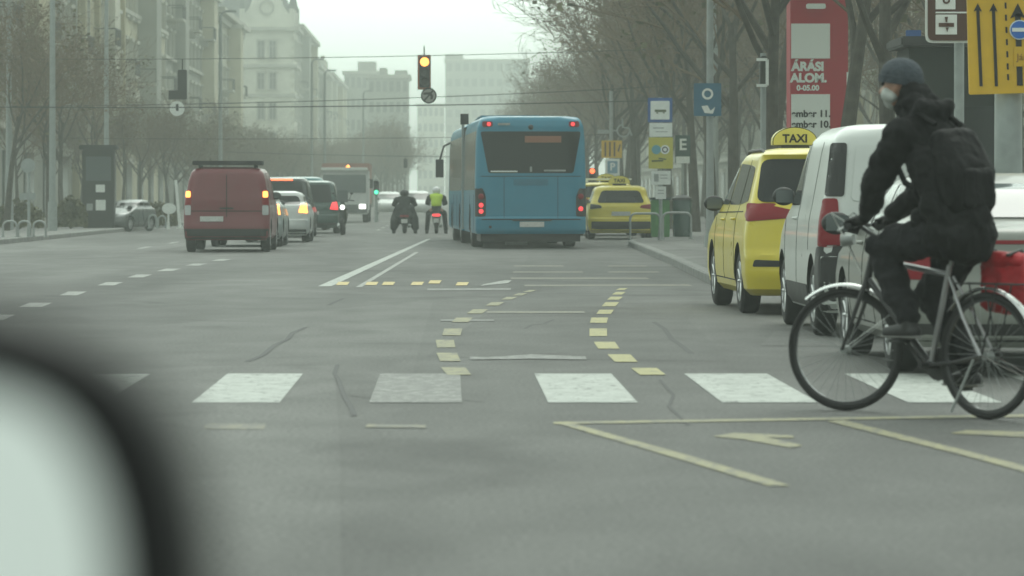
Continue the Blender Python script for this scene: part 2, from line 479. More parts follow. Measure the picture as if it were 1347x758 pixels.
M_kerb = mat('kerb_granite', (.21,.21,.20), .8, noise=.25, nscale=3)
M_grnd = mat('dusty_ground', (.13,.13,.12), .9, noise=.3, nscale=.5)

def sheet(name, pts, z, m, kind='structure'):
    mb = MB(); mb.add([(x, y, z) for x, y in pts], [tuple(range(len(pts)))], m)
    o = mb.build(name, m); o['kind'] = kind; return o
sheet('ground', [(-1400,-60),(1400,-60),(1400,1500),(-1400,1500)], -.03, M_grnd)
sheet('road', [(-12.5,-40),(10,-40),(10,1300),(-12.5,1300)], 0, M_asph)

def pavement(name, edge, far_x, y0, y1, z=.13):
    """edge: kerb line (x, y) front to back; far_x: building side"""
    mb = MB(); n = len(edge); sg = 1 if far_x > edge[0][0] else -1
    k = .16*sg
    # paved top, then the kerb stone as a separate strip of its own colour
    top = [(x+k, y, z) for x, y in edge]+[(far_x, edge[-1][1], z), (far_x, edge[0][1], z)]
    mb.add(top, [tuple(range(len(top)))], M_pave)
    o = mb.build(name, M_pave); o['kind'] = 'structure'
    kb = MB()
    for i in range(n-1):
        (x0, y0_), (x1, y1_) = edge[i], edge[i+1]
        vs = []
        for x, y in ((x0, y0_), (x1, y1_)):
            vs += [(x, y, -.02), (x, y, z-.02), (x+.02*sg, y, z+.003), (x+k, y, z+.003), (x+k, y, -.02)]
        kb.add(vs, [(0,1,6,5),(1,2,7,6),(2,3,8,7),(3,4,9,8)], M_kerb)
    o2 = kb.build('kerb', M_kerb); o2['kind'] = 'structure'
    return o
right_edge = [(5.25,-20),(5.25,46.0),(4.7,47.6),(3.85,48.6),(3.62,50.5),(3.75,56),(3.98,66),(4.2,79),(4.34,88),(4.55,91.5),(5.1,94),(5.95,97),(5.95,170),(6.0,1200)]
pavement('pavement', right_edge, 24, 0, 1200)
left_edge = [(-11.6,-20),(-11.5,80),(-11.2,92),(-11.0,116),(-10.8,150),(-10.8,1200)]
pavement('pavement', left_edge, -24, 0, 1200)

def worn(name, col, amount=.5, under=.13):
    m = bpy.data.materials.new(name); m.use_nodes = True; n = m.node_tree; b = n.nodes['Principled BSDF']
    tc = n.nodes.new('ShaderNodeTexCoord'); t = n.nodes.new('ShaderNodeTexNoise'); t.inputs['Scale'].default_value = 4.5; t.inputs['Detail'].default_value = 12; t.inputs['Roughness'].default_value = .85
    r = n.nodes.new('ShaderNodeMapRange'); r.inputs['From Min'].default_value = .5-.10; r.inputs['From Max'].default_value = .5+.14
    mx = n.nodes.new('ShaderNodeMixRGB'); mx.inputs['Color1'].default_value = (*col, 1); mx.inputs['Color2'].default_value = (under, under, under*.95, 1)
    r.inputs['To Min'].default_value = amount*.35; r.inputs['To Max'].default_value = min(1, amount*1.7)
    c2 = n.nodes.new('ShaderNodeTexNoise'); c2.inputs['Scale'].default_value = 11; c2.inputs['Detail'].default_value = 8; c2.inputs['Roughness'].default_value = .8
    mp = n.nodes.new('ShaderNodeMapping'); mp.inputs['Scale'].default_value = (1, .45, 1); n.links.new(tc.outputs['Object'], mp.inputs[0]); n.links.new(mp.outputs[0], c2.inputs['Vector'])
    r2 = n.nodes.new('ShaderNodeMapRange'); r2.inputs['From Min'].default_value = .60-.16*amount; r2.inputs['From Max'].default_value = .64-.16*amount; r2.inputs['To Max'].default_value = .9
    n.links.new(c2.outputs['Fac'], r2.inputs['Value'])
    mxx = n.nodes.new('ShaderNodeMath'); mxx.operation = 'MAXIMUM'; n.links.new(r.outputs[0], mxx.inputs[0]); n.links.new(r2.outputs[0], mxx.inputs[1])
    n.links.new(tc.outputs['Object'], t.inputs['Vector']); n.links.new(t.outputs['Fac'], r.inputs['Value'])
    n.links.new(mxx.outputs[0], mx.inputs['Fac']); n.links.new(mx.outputs[0], b.inputs['Base Color'])
    b.inputs['Roughness'].default_value = .7
    return m
W1 = worn('road_paint_white', (.53,.56,.52), .34)
W2 = worn('road_paint_white_worn', (.48,.49,.46), .5)
W3 = worn('road_paint_white_faded', (.36,.36,.34), .86)
Y1 = worn('road_paint_yellow', (.45,.41,.17), .28)
Y2 = worn('road_paint_yellow_worn', (.38,.35,.17), .5)
Y3 = worn('road_paint_yellow_faded', (.30,.27,.15), .85)
O1 = worn('road_paint_orange', (.72,.56,.22), .25)
TAR = mat('tar_seam', (.022,.022,.022), .7)
zc = [0]
def mark(name, quads, m, z=.004):
    """each quad given by four points measured on the photograph, projected on to the road"""
    mb = MB()
    for qi, q in enumerate(quads):
        pts = [G(px, py) for px, py in q]
        mb.add([(p.x, p.y, z+.00015*qi) for p in pts], [tuple(range(len(pts)))], m)
    o = mb.build(name, m); o['kind'] = 'structure'; return o
def xq(x0, x1, y0, y1, skew=0): return [(x0, y0), (x1, y0), (x1, y1), (x0, y1)]
def markw(name, rects, m, z=.004):
    mb = MB()
    for r in rects: mb.add([(x, y, z) for x, y in r], [(0,1,2,3)], m)
    o = mb.build(name, m); o['kind'] = 'structure'; return o
# zebra crossing, five bars in view, more to either side
markw('zebra_crossing', [xq(-1.52,-1.0,21.6,25.1), xq(.59,1.12,21.6,25.1), xq(1.62,2.19,21.6,25.1), xq(2.72,3.28,21.6,25.1), xq(3.8,4.35,21.6,25.1), xq(-3.6,-3.08,21.6,25.1), xq(-4.7,-4.15,21.6,25.1), xq(-2.55,-2.05,21.6,25.1)], W1)
markw('worn_zebra_bar', [xq(-.47,.08,21.6,25.1)], W3, .004)
def dash(cx, cy_, w_, h, sk):
    return [(cx-w_/2-sk/2, cy_+h/2), (cx+w_/2-sk/2, cy_+h/2), (cx+w_/2+sk/2, cy_-h/2), (cx-w_/2+sk/2, cy_-h/2)]
L1 = [(600,489,32,10,-8),(590,470.5,27,11,-5),(586,453,24,10,-2),(595,437.5,24,9,3),(608,421.5,22,6,6),(628,410.5,20,5.5,8),(651,400.5,17,4.5,8),(670,393,14,3.5,8),(684,388,12,3,8),(697,383.5,10,2.5,8)]
R1 = [(853,489.5,34,9,-12),(819,472,30,10,-10),(798,455,28,9,-6),(787,438,23,10,0),(788,422,22,7,2),(796,411,19,5.5,4),(803,401,18,5.5,5),(809,393,16,4,5),(814,386.5,13,3.5,5),(818,381,11,2.5,5)]
mark('yellow_dashes', [dash(*a) for a in L1], Y2, .0052); mark('yellow_dashes', [dash(*a) for a in R1], Y1, .0052)
# thin yellow lines and arrows of the near lane box
mark('yellow_box_line', [[(728,559),(728,556),(1347,546),(1500,546),(1500,549),(1347,549.5)],
                         [(733,558),(748,556.5),(905,600),(1040,640),(1010,640),(880,601)],
                         [(1088,555),(1110,553.5),(1298,601),(1420,633),(1390,634),(1275,602)]], Y2)
mark('yellow_arrow', [[(938,575),(965,570.5),(1042,573.5),(1045,577),(1010,576.5),(1056,587),(1040,590),(978,579)], [(1250,571),(1270,567),(1347,569),(1420,571),(1420,576),(1347,576)]], Y2)
mark('yellow_bar', [[(268,565),(272,558),(350,558.5),(347,566)], [(480,563),(483,559),(560,560),(560,564)]], Y3)
# white lane lines
mark('white_line', [[(418,377),(436,377),(567,314.5),(561,315)]], W1)
mark('white_line', [[(468,378),(476,378),(551,332),(546,332)]], W2)
ld = [(47,401.5,30,5.5,14),(96,386.5,24,5,12),(145,373.8,22,4.2,12),(184,363.5,21,3.8,12),(222,355.5,20,3.3,12),(258,348.5,18,2.8,11),(291,342.5,17,2.4,11),(-5,418,34,7,16),(-60,438,40,9,18)]
mark('lane_dashes', [dash(*a) for a in ld], W2)
far = []
for k in range(16):
    y0 = 128+k*9; far.append(xq(-2.55,-2.42,y0,y0+3))
for k in range(14): far.append(xq(-7.2,-7.06,84+k*9,87+k*9))
markw('lane_dashes', far, W2)
mark('orange_studs', [dash(x, y, 15, 4.2, 3) for x, y in ((451,373.5),(489,373.5),(511,373.5),(549,373.5),(572,371.5),(608,374))], O1, .006)
mark('stop_line', [[(562,382.5),(562,380),(672,379.5),(672,381.8)]], W3)
mark('stop_line', [[(632,376.5),(636,374.5),(664,369),(673,369.5),(668,373)]], W2, .0048)
mark('faded_bars', [[(676,351),(676,349.5),(740,349.5),(742,351)], [(675,359),(675,357.5),(765,357.5),(768,359)], [(672,367.5),(672,365.5),(850,365.5),(855,367.5)], [(800,359),(800,357.5),(865,357.5),(868,359)], [(690,377),(690,375),(905,374.5),(912,376.5)], [(640,412.5),(640,410),(768,410),(770,412.5)], [(800,351),(800,349.7),(850,349.7),(852,351)]], Y3)
mark('faded_bars', [[(618,474),(618,470),(640,471),(700,467),(770,470),(772,474),(700,473)], [(580,423),(580,421),(650,421),(650,423)]], W3, .0056)
# tar seams and cracks
def crack(name, pts, wpx, z=.003):
    mb = MB(); w_ = wpx
    for si, ((x0, y0), (x1, y1)) in enumerate(zip(pts, pts[1:])):
        a = G(x0, y0); b = G(x1, y1); d = (b-a).normalized(); nn = Vector((-d.y, d.x, 0))*w_/2
        mb.add([(p.x, p.y, z+.0001*si) for p in (a-nn, b-nn, b+nn, a+nn)], [(0,1,2,3)], TAR)
    o = mb.build(name, TAR); o['kind'] = 'structure'
crack('road_crack', [(325,476),(345,468),(362,454),(378,447),(385,438),(402,431)], .045)
crack('road_crack', [(444,480),(440,492),(446,502),(452,520),(462,536),(466,548)], .032)
crack('road_crack', [(690,433),(700,428),(716,426),(728,421)], .03)
crack('road_crack', [(905,560),(880,535),(886,520),(868,500)], .02)
crack('road_crack', [(452,520),(520,528),(585,524),(640,530)], .015)
crack('road_crack', [(860,424),(874,433),(884,447),(896,455),(910,466)], .05)
crack('road_crack', [(432,402),(440,398),(452,393)], .05)
M_rep = node_asphalt('repair_asphalt', .115, .15)
M_rep2 = node_asphalt('paler_asphalt', .140, .2)
_pz = [.0010]
def px_sheet(name, pts, m, z=None):
    _pz[0] += .0004; z = _pz[0]
    q = [G(*p) for p in pts]; return sheet(name, [(p.x, p.y) for p in q], z, m)
px_sheet('road_repair', [(560,470),(655,400),(700,330),(872,330),(930,376),(905,420),(960,476)], M_rep)
px_sheet('road_repair', [(40,500),(245,482),(440,482),(448,600),(452,900),(0,900)], M_rep2)
px_sheet('road_repair', [(-10,352),(230,321),(240,325),(-10,362)], M_rep2)
px_sheet('road_repair', [(1000,455),(1020,436),(1330,440),(1400,458)], M_rep2)

# ------------------------------------------------------------------ buildings
def facade_mat(name, col): return mat(name, col, .85, noise=.16, nscale=.35, bump=.2, bscale=3)
M_stone = mat('stone_trim', (.46,.46,.40), .85, noise=.15, nscale=.8)
M_wglass = mat('window_glass', (.07,.08,.075), .15, spec=.8)
M_wframe = mat('window_frame', (.42,.42,.38), .7)
M_roof = mat('slate_roof', (.10,.11,.11), .8, noise=.2, nscale=1)
_win = {}
def window_mesh(w_, h, kind=0):
    k = (w_, h, kind)
    if k in _win: return _win[k]
    mb = MB()   # local: x along facade, z up, y = outward is -y
    mb.box((0, -.02, h/2), (w_, .08, h), M_wglass)
    for sx in (-1, 1): mb.box((sx*(w_/2+.09), -.06, h/2), (.18, .20, h+.1), M_stone)
    mb.box((0, -.09, h+.14), (w_+.6, .34, .22), M_stone); mb.box((0, -.12, -.08), (w_+.5, .36, .16), M_stone)
    mb.box((0, -.07, h/2), (.07, .06, h), M_wframe); mb.box((0, -.07, h*.68), (w_, .06, .07), M_wframe)
    if kind == 1:   # pediment
        mb.prism([(-w_/2-.35, 0), (w_/2+.35, 0), (0, .55)], lambda a, b, t: Vector((a, t, h+.25+b)), -.3, 0, M_stone)
    o = mb.build('window', M_stone); me = o.data; bpy.data.objects.remove(o); _win[k] = me; return me
def balcony_mesh(w_):
    k = ('b', w_)
    if k in _win: return _win[k]
    mb = MB(); mb.box((0, -.6, 0), (w_, 1.2, .18), M_stone)
    for sx in (-1, 1): mb.box((sx*w_*.36, -.35, -.3), (.2, .7, .45), M_stone)
    mb.box((0, -1.17, 1.0), (w_, .06, .07), M_wire); n = int(w_/.16)
    for i in range(n+1): mb.box((-w_/2+w_*i/n, -1.17, .53), (.03, .03, .9), M_wire)
    for sx in (-1, 1): mb.box((sx*w_/2, -.6, 1.0), (.05, 1.15, .06), M_wire)
    o = mb.build('balcony', M_stone); me = o.data; bpy.data.objects.remove(o); _win[k] = me; return me

def building(label, side, y0, y1, h, xf, m, storeys=5, depth=14, group=None, roofh=3.0, balc=(1,3), bays=None, pil=False, sill0=5.0, end=True, name='apartment_building', wstep=3.4):
    """side -1: left of the avenue (facade faces +x); +1: right"""
    sg = -side; t = thing(name, label, 'building', (xf, y0, 0), 0, group); Lg = y1-y0
    # wall
    mb = MB(); mb.box((-sg*depth/2, Lg/2, h/2), (depth, Lg-.06, h), m)
    if pil:
        n = max(2, int(Lg/6.8))
        for i in range(n+1):
            yy = .5+(Lg-1)*i/n; mb.box((sg*.14, yy, h/2+2), (.3, .7, h-4.6), m)
    mb.build('wall', m, t)
    rb = random.Random(int(y0*3))
    for bi in range(max(1, int(Lg/26))):
        bm_ = MB(); yb = Lg*(bi+.5)/max(1, int(Lg/26))+rb.uniform(-1,1); bw = rb.choice((3.0,3.6,4.4)); pj = rb.uniform(.8,1.3); zt = h-rb.uniform(.6,1.2)
        bm_.box((sg*pj/2, yb, (sill0+zt)/2), (pj, bw, zt-sill0), mc[rb.choice((0,2,3,1))]); bm_.box((sg*(pj/2+.1), yb, zt+.1), (pj+.3, bw+.5, .3), M_stone); bm_.box((sg*(pj/2+.05), yb, sill0-.1), (pj+.2, bw+.3, .3), M_stone)
        bm_.build('bay', m, t)
    c = MB()
    c.box((sg*.25, Lg/2, h+.12), (1.3, Lg, .5), M_stone); c.box((sg*.05, Lg/2, h-.45), (.7, Lg-.1, .5), M_stone)
    c.box((-sg*depth/2, -.02, h+.12), (depth, .6, .5), M_stone)
    c.box((sg*.1, Lg/2, sill0-.7), (.5, Lg-.1, .35), M_stone)
    c.box((sg*.08, Lg/2, h*.62), (.4, Lg-.12, .25), M_stone)
    c.build('cornice', M_stone, t)
    r_ = MB(); z0 = h+.37
    r_.add([(sg*.3, .1, z0), (sg*.3, Lg-.1, z0), (-sg*depth, Lg-.1, z0), (-sg*depth, .1, z0), (-sg*3, 2.5, z0+roofh), (-sg*3, Lg-2.5, z0+roofh), (-sg*(depth-3), Lg-2.5, z0+roofh), (-sg*(depth-3), 2.5, z0+roofh)],
           [(0,1,5,4),(1,2,6,5),(2,3,7,6),(3,0,4,7),(4,5,6,7),(3,2,1,0)], M_roof)
    ro = r_.build('roof', M_roof, t)
    rr = random.Random(int(y0*7+xf))
    for k in range(max(2, int(Lg/13))):
        ch = MB(); yy = 2.5+(Lg-5)*rr.random(); ch.box((-sg*(2+rr.random()*2), yy, z0+roofh*.6+.9), (.7, 1.3, 2.6), m); ch.box((-sg*3, yy, z0+roofh*.6+2.3), (.1, .1, .1), m)
        ch.build('chimney', m, ro)
    # windows on the street facade
    n = max(2, int(Lg/wstep)); sh = (h-sill0-.6)/(storeys-1)
    rot = R(90) if sg > 0 else R(-90)
    for j in range(storeys-1):
        for i in range(n):
            yy = (i+.5)*Lg/n
            o = link('window', window_mesh(1.15, min(2.1, sh*.62), 1 if j == 0 else 0), t); o.location = (sg*.02, yy, sill0+sh*j); o.rotation_euler = (0, 0, rot)
            if j in balc and i % 4 == 1:
                b = link('balcony', balcony_mesh(3.2), t); b.location = (sg*.02, yy, sill0+sh*j-.35); b.rotation_euler = (0, 0, rot)
    for i in range(max(1, n//2)):
        yy = (i+.5)*Lg/max(1, n//2); s_ = MB(); s_.box((sg*.03, yy, 1.75), (.14, 3.4, 3.0), M_wglass); s_.box((sg*.12, yy, 3.4), (.28, 3.8, .35), M_stone)
        s_.build('shop_front', M_wglass, t)
    if end:   # end wall facing down the avenue
        for j in range(storeys-1):
            for i in range(3):
                o = link('window', window_mesh(1.15, min(2.1, sh*.62), 0), t); o.location = (-sg*(2+i*3.2), .02, sill0+sh*j)
    return t
mc = [facade_mat('render_ochre', (.40,.36,.23)), facade_mat('render_grey', (.30,.31,.27)), facade_mat('render_cream', (.52,.49,.36)), facade_mat('render_pale', (.58,.57,.47)), facade_mat('render_brown', (.26,.23,.18)), facade_mat('render_white', (.72,.72,.62))]
g1 = 'apartment houses along the left side of the avenue'
building('grey brown stuccoed apartment house at the left edge of the street, nearest on that side', -1, 150, 190, 20.5, -19.6, mc[1], group=g1, pil=True, wstep=3.8)
building('ochre apartment house with tall pilasters behind the tall left light pole', -1, 190, 214, 22.5, -19.2, mc[0], group=g1, sill0=5.5, pil=True, wstep=5)
building('pale cream apartment house with balconies above the hanging traffic light seen from behind', -1, 214, 256, 20.2, -19.9, mc[2], group=g1, wstep=3.6)
building('grey apartment house with heavy cornice left of the white tower house', -1, 256, 312, 17.8, -20.2, mc[1], group=g1, wstep=4.2)
building('pale apartment house with projecting cornice just before the white tower house', -1, 312, 352, 17.0, -20, mc[3], group=g1, balc=(2,), wstep=5)
building('low cream house set back from the street just before the white tower', -1, 356, 466, 13.0, -29, mc[2], storeys=5, group=g1, wstep=4.4)
building('grey pinnacled apartment house behind the white tower', -1, 482, 545, 23.5, -20, mc[1], storeys=6, group=g1, roofh=4, wstep=4.2)
building('hazy apartment house with rounded corner dome beyond the white tower', -1, 545, 610, 20.6, -20, mc[1], storeys=6, group=g1, roofh=2, wstep=4.2)
building('faint pale apartment house at the far end of the left row', -1, 610, 720, 21.5, -20, mc[3], storeys=6, group=g1, wstep=4.4)
# the white corner house with its gabled tower
tw = thing('tower_house', 'white corner tower house with pointed gable above the left row of houses', 'building', (-23.4, 470, 0), 0, g1)
mb = MB(); mb.box((0, 6, 11.3), (6.9, 12, 22.6), mc[5])
for sx in (-1, 1):
    for k in range(18): mb.box((sx*3.3, .02, 1+k*1.2), (.55 if k % 2 else .35, .22, .6), mc[3])
mb.build('wall', mc[5], tw)
mb = MB()
for z, e in ((5.2,.3),(17.9,.45),(22.7,.7),(14.1,.2)):
    mb = MB(); mb.box((0, 6-.0, z), (6.9+e*2, 12+e*2, .42), M_stone); mb.build('cornice', M_stone, tw)
mb = MB(); gp = [(-3.3,0),(-2.9,1.6),(-2.2,2.6),(-1.7,4.0),(-1.2,5.6),(-.5,7.4),(0,8.2),(.5,7.4),(1.2,5.6),(1.7,4.0),(2.2,2.6),(2.9,1.6),(3.3,0)]
mb.prism(gp, lambda a, b, t: Vector((a, t, 22.9+b)), -.25, .35, mc[5])
mb.lathe([(-.3, .75), (-.3, 1.0), (-.1, 1.0)], 'y', (0, -.15, 25.4), M_stone, 20)
mb.build('gable', mc[5], tw)
mb = MB(); mb.add([(-3.6,.5,22.9),(3.6,.5,22.9),(3.6,12,22.9),(-3.6,12,22.9),(0,6.2,33.5)], [(0,1,4),(1,2,4),(2,3,4),(3,0,4),(3,2,1,0)], M_roof); rf_ = mb.build('roof', M_roof, tw)
for sx, yy in ((-3.2,0),(3.2,0),(3.2,11.5),(3.2,5)):
    mb = MB(); mb.box((sx, yy+.3, 24.1), (.7,.7,2.4), mc[5]); mb.add([(sx-.45,yy-.15,25.3),(sx+.45,yy-.15,25.3),(sx+.45,yy+.75,25.3),(sx-.45,yy+.75,25.3),(sx,yy+.3,27.6)], [(0,1,4),(1,2,4),(2,3,4),(3,0,4)], M_roof); mb.build('pinnacle', mc[5], tw)
for z, hh in ((18.9,2.2),(14.9,2.1),(11.0,2.1),(7.2,2.1)):
    for sx in (-.75, .75):
        o = link('window', window_mesh(.8, hh, 0), tw); o.location = (sx, -.02, z)
        for yy in (2.5, 5.5, 8.5):
            pass
    for yy in (2, 4.5, 7, 9.5):
        o = link('window', window_mesh(.8, hh, 0), tw); o.location = (3.47, yy, z); o.rotation_euler = (0,0,R(90))
# street closing buildings, far and faint
def block(label, x0, x1, y, h, m, top=None, steps=(), name='office_block', nx=6, nz=6):
    t = thing(name, label, 'building', ((x0+x1)/2, y, 0)); W_ = x1-x0
    mb = MB(); mb.box((0, 8, h/2), (W_, 16, h), m); mb.build('wall', m, t)
    mb = MB(); mb.box((0, 8, h+.3), (W_+.8, 16.8, .6), M_stone); 
    for (a, b, z0, z1) in steps: mb.box(((a+b)/2-(x0+x1)/2, 8, (z0+z1)/2), (b-a, 10, z1-z0), m)
    mb.build('parapet', m, t)
    for j in range(nz):
        for i in range(nx):
            mb = MB(); mb.box((-W_/2+(i+.5)*W_/nx, -.02, (j+.6)*h/nz), (W_/nx*.62, .12, h/nz*.5), M_wglass); mb.build('window', M_wglass, t)
    return t
block('hazy dark corner building closing the left side of the avenue', -20, -13.3, 700, 24.5, mc[1], steps=[(-17.5,-14,25,27)])
block('faint tall building with stepped roofline where the avenue bends', -13.2, -6.6, 600, 20.5, mc[1], steps=[(-11.4,-10.2,21,22.3),(-8.9,-6.8,21,21.9)])
block('very faint slab tower on the axis of the avenue in the haze', -.9, 22, 1000, 38, mc[1], nx=10, nz=9, steps=[(-.9,4,38.6,40)], name='slab_tower')
block('very faint lower slab beside the tower in the haze', -9, -1.2, 1050, 27, mc[3], nx=5, nz=6, name='slab_tower')
g2 = 'houses behind the trees on the right'
for k, (a, b, h, i, lab) in enumerate([(95,140,17,2,'pale house with large windows behind the poster pillar on the right'),(140,200,19,4,'brown house behind the right row of trees, second from the near end'),(200,280,18,2,'cream house far behind the right row of trees'),(280,380,20,1,'grey house far behind the right row of trees'),(380,520,19,4,'brown house at the far end behind the right row of trees')]):
    building(lab, 1, a, b, h, 24.2, mc[i], group=g2, wstep=4.2)

# ------------------------------------------------------------------ trees
M_bark = mat('tree_bark', (.075,.068,.055), .9, noise=.35, nscale=6, bump=.5, bscale=25)
M_bark2 = mat('pale_bark', (.15,.14,.115), .9, noise=.35, nscale=6, bump=.5, bscale=25)
M_twig = mat('twigs', (.165,.122,.080), .9, noise=.2, nscale=2)
M_dry = mat('dry_leaves', (.17,.13,.075), .85, noise=.35, nscale=1.5)
M_olive = mat('olive_leaves', (.125,.12,.06), .8, noise=.35, nscale=1.5)
def tree_meshes(seed, h=12, spread=1.0, leaves=0, leafm=None, trunk_r=.17, first=2.6, fork=6, twig=1.0):
    rr = random.Random(seed); T = MB(); Cn = MB()
    def perp(d):
        v = Vector((rr.gauss(0,1), rr.gauss(0,1), rr.gauss(0,1))); v -= v.project(d); return v.normalized()
    def limb(p, d, L, r, lvl):
        n = {0:5,1:5,2:4,3:3,4:2}[lvl]; pts = [p.copy()]; q = p.copy(); dd = d.normalized(); rs = [r]
        for i in range(n):
            dd = (dd+perp(dd)*((.045 if lvl == 0 else .10)+.07*lvl)+Vector((0,0,.10 if lvl < 3 else .03))).normalized(); q = q+dd*L/n; pts.append(q.copy()); rs.append(r*(1-.62*(i+1)/n))
        (T if lvl < 2 else Cn).path(pts, rs, M_bark if lvl < 2 else M_twig, {0:9,1:6,2:4,3:3,4:3}[lvl])
        if lvl == 4:
            if leaves and rr.random() < leaves:
                for _ in range(3):
                    c = pts[rr.randint(1, n)]+Vector((rr.gauss(0,.10), rr.gauss(0,.10), rr.gauss(0,.10))); s_ = .035+.05*rr.random()
                    a = perp(Vector((0,0,1)))*s_; b = Vector((rr.gauss(0,1), rr.gauss(0,1), rr.gauss(0,1))).normalized()*s_
                    Cn.add([c-a-b, c+a-b, c+a+b, c-a+b], [(0,1,2,3)], leafm)
            return
        cnt = {0:fork,1:6,2:6,3:5}[lvl]
        for k in range(cnt):
            f = (.55+.45*(k+.6)/cnt) if lvl == 0 else (.25+.75*(k+rr.random()*.6)/cnt)
            i = min(n-1, int(f*n)); fr = f*n-i; pp = pts[i].lerp(pts[i+1], min(1, fr)); base = (pts[i+1]-pts[i]).normalized()
            ang = {0:.75,1:.7,2:.75,3:.8}[lvl]*(.6+.6*rr.random())
            nd = base*math.cos(ang)+perp(base)*math.sin(ang)*spread; nd.z = nd.z*.8+.22
            rl = rs[i]*{0:.62,1:.55,2:.5,3:.5}[lvl]*(.8+.3*rr.random())
            limb(pp, nd, L_[lvl+1]*(.7+.6*rr.random()), max(rl, .011*twig), lvl+1)
    L_ = [h*.40, h*.30, h*.20, h*.12, h*.065]
    limb(Vector((0,0,0)), Vector((rr.gauss(0,.03), rr.gauss(0,.03), 1)), L_[0], trunk_r, 0)
    a = T.build('trunk', M_bark, smooth=True); b = Cn.build('crown', M_twig)
    r_ = (a.data, b.data); bpy.data.objects.remove(a); bpy.data.objects.remove(b); return r_
TP = [tree_meshes(3, 12.5, 1.0, .12, M_dry), tree_meshes(11, 12.5, 1.15, 0), tree_meshes(23, 12.0, .9, .45, M_dry), tree_meshes(31, 12.5, 1.0, .15, M_olive), tree_meshes(47, 13, 1.2, 0, fork=7), tree_meshes(59, 12.5, 1.0, .4, M_olive)]
def tree(k, x, y, s_=1.0, rz=0, label='', group=None, z=.13, sz=1.0, name='bare_tree'):
    t = thing(name, label, 'tree', (x, y, z), rz, group)
    link('trunk', TP[k][0], t); link('crown', TP[k][1], t); t.scale = (s_, s_, s_*sz); return t
rt = random.Random(5)
gR = 'bare trees of the right pavement row'
near = [(6.6,62,'bare tree with thick trunk standing right in front of the red and white poster pillar'),
        (7.15,59.5,'bare tree with dark trunk just right of the poster pillar, behind the cyclist\'s head'),
        (5.9,66,'forked bare tree just left of the poster pillar'), (8.9,52,'bare tree behind the brown guide sign'),
        (6.6,76,'bare tree with pale trunk behind the taxi roof, left of the forked one'),
        (7.2,92,'bare tree beside the blue sign on its pole'), (7.3,101,'bare tree right behind the white letter sign')]
for i, (x, y, lab) in enumerate(near): tree([0,1,4,2,0,5,3][i], x, y, 1.0+.1*rt.random(), rt.random()*6.3, lab, gR)
y = 110; i = 0
while y < 600:
    tree(i % 6, (7.4 if y < 150 else 8.4)+rt.uniform(-.4,.4), y, (1.0 if y < 150 else .94)+.12*rt.random(), rt.random()*6.3, 'one of the hazy bare trees lined up behind the bus on the right', gR); y += 8.5+(y/90); i += 1
gR2 = 'bare trees of the second row on the right'
y = 66; i = 2
while y < 420:
    tree(i % 6, 12.5+rt.uniform(-1,1), y, 1.0+.15*rt.random(), rt.random()*6.3, 'one of the bare trees of the second row deep on the right pavement', gR2); y += 10+(y/55); i += 1
gR3 = 'bare trees of the third row on the right'
y = 84; i = 1
while y < 300:
    tree(i % 6, 18.0+rt.uniform(-1.5,1.5), y, .95+.15*rt.random(), rt.random()*6.3, 'one of the bare trees close to the houses on the right', gR3); y += 22; i += 1
gL = 'bare trees along the left pavement'
y = 104; i = 0
while y < 560:
    tree((i*5+1) % 6, -13.9+rt.uniform(-.5,.5), y, ((.70 if y < 150 else .52)+.10*rt.random()), rt.random()*6.3, 'one of the hazy bare trees lined up along the left pavement', gL); y += 8.5+(y/80); i += 1
gL2 = 'bare trees near the left houses'
y = 150; i = 3
while y < 480:
    tree((i*5+1) % 6, -17.4+rt.uniform(-.5,.5), y, (.50+.12*rt.random()), rt.random()*6.3, 'one of the hazy bare trees close to the left house fronts', gL2); y += 13; i += 1
gP = 'hazy trees of the square beyond the traffic lights'
for i in range(34):
    x = rt.uniform(-12.5,-4.2); y = rt.uniform(360,440)
    tree(i % 6, x, y, (.62+.16*rt.random())*(1.15 if x > -9 else .95), rt.random()*6.3, 'one of the dense hazy trees in the square closing the left half of the avenue', gP, 0)
for i in range(22):
    tree(i % 6, rt.uniform(-17.5,-11.5), rt.uniform(260,350), .48+.1*rt.random(), rt.random()*6.3, 'one of the low hazy trees before the square on the left', 'low hazy trees before the square', .13)

# ------------------------------------------------------------------ haze
hz = MB(); hz.box((0, 720, 21.5), (2830, 1590, 45))
hm = bpy.data.materials.new('haze_air'); hm.use_nodes = True; n = hm.node_tree; n.nodes.clear()
ho = n.nodes.new('ShaderNodeOutputMaterial'); pv = n.nodes.new('ShaderNodeVolumePrincipled')
pv.inputs['Color'].default_value = (.84,.90,.85,1); pv.inputs['Density'].default_value = HAZE_DENSITY; pv.inputs['Anisotropy'].default_value = 0.2
n.links.new(pv.outputs[0], ho.inputs['Volume'])
ob = hz.build('haze', hm); ob['kind'] = 'stuff'; ob.display_type = 'WIRE'

# ================================================================== VEHICLES
P_yel = paint('taxi_yellow', (.68,.56,.045)); P_wht = paint('van_white', (.62,.65,.62)); P_beige = paint('sedan_beige', (.215,.225,.20), .42)
P_maroon = paint('van_maroon', (.16,.012,.022), .38); P_silver = paint('silver_paint', (.36,.40,.39), .3); P_white2 = paint('white_paint', (.60,.62,.60))
P_dark = paint('dark_paint', (.025,.035,.032), .25); P_green = paint('dark_green_paint', (.02,.06,.05), .25); P_teal = paint('teal_paint', (.05,.20,.21), .35)
P_bus = paint('bus_blue', (.006,.19,.30), .42, .04); P_busd = paint('bus_blue_dark', (.008,.11,.17)); P_grey = paint('grey_paint', (.13,.14,.135), .3)

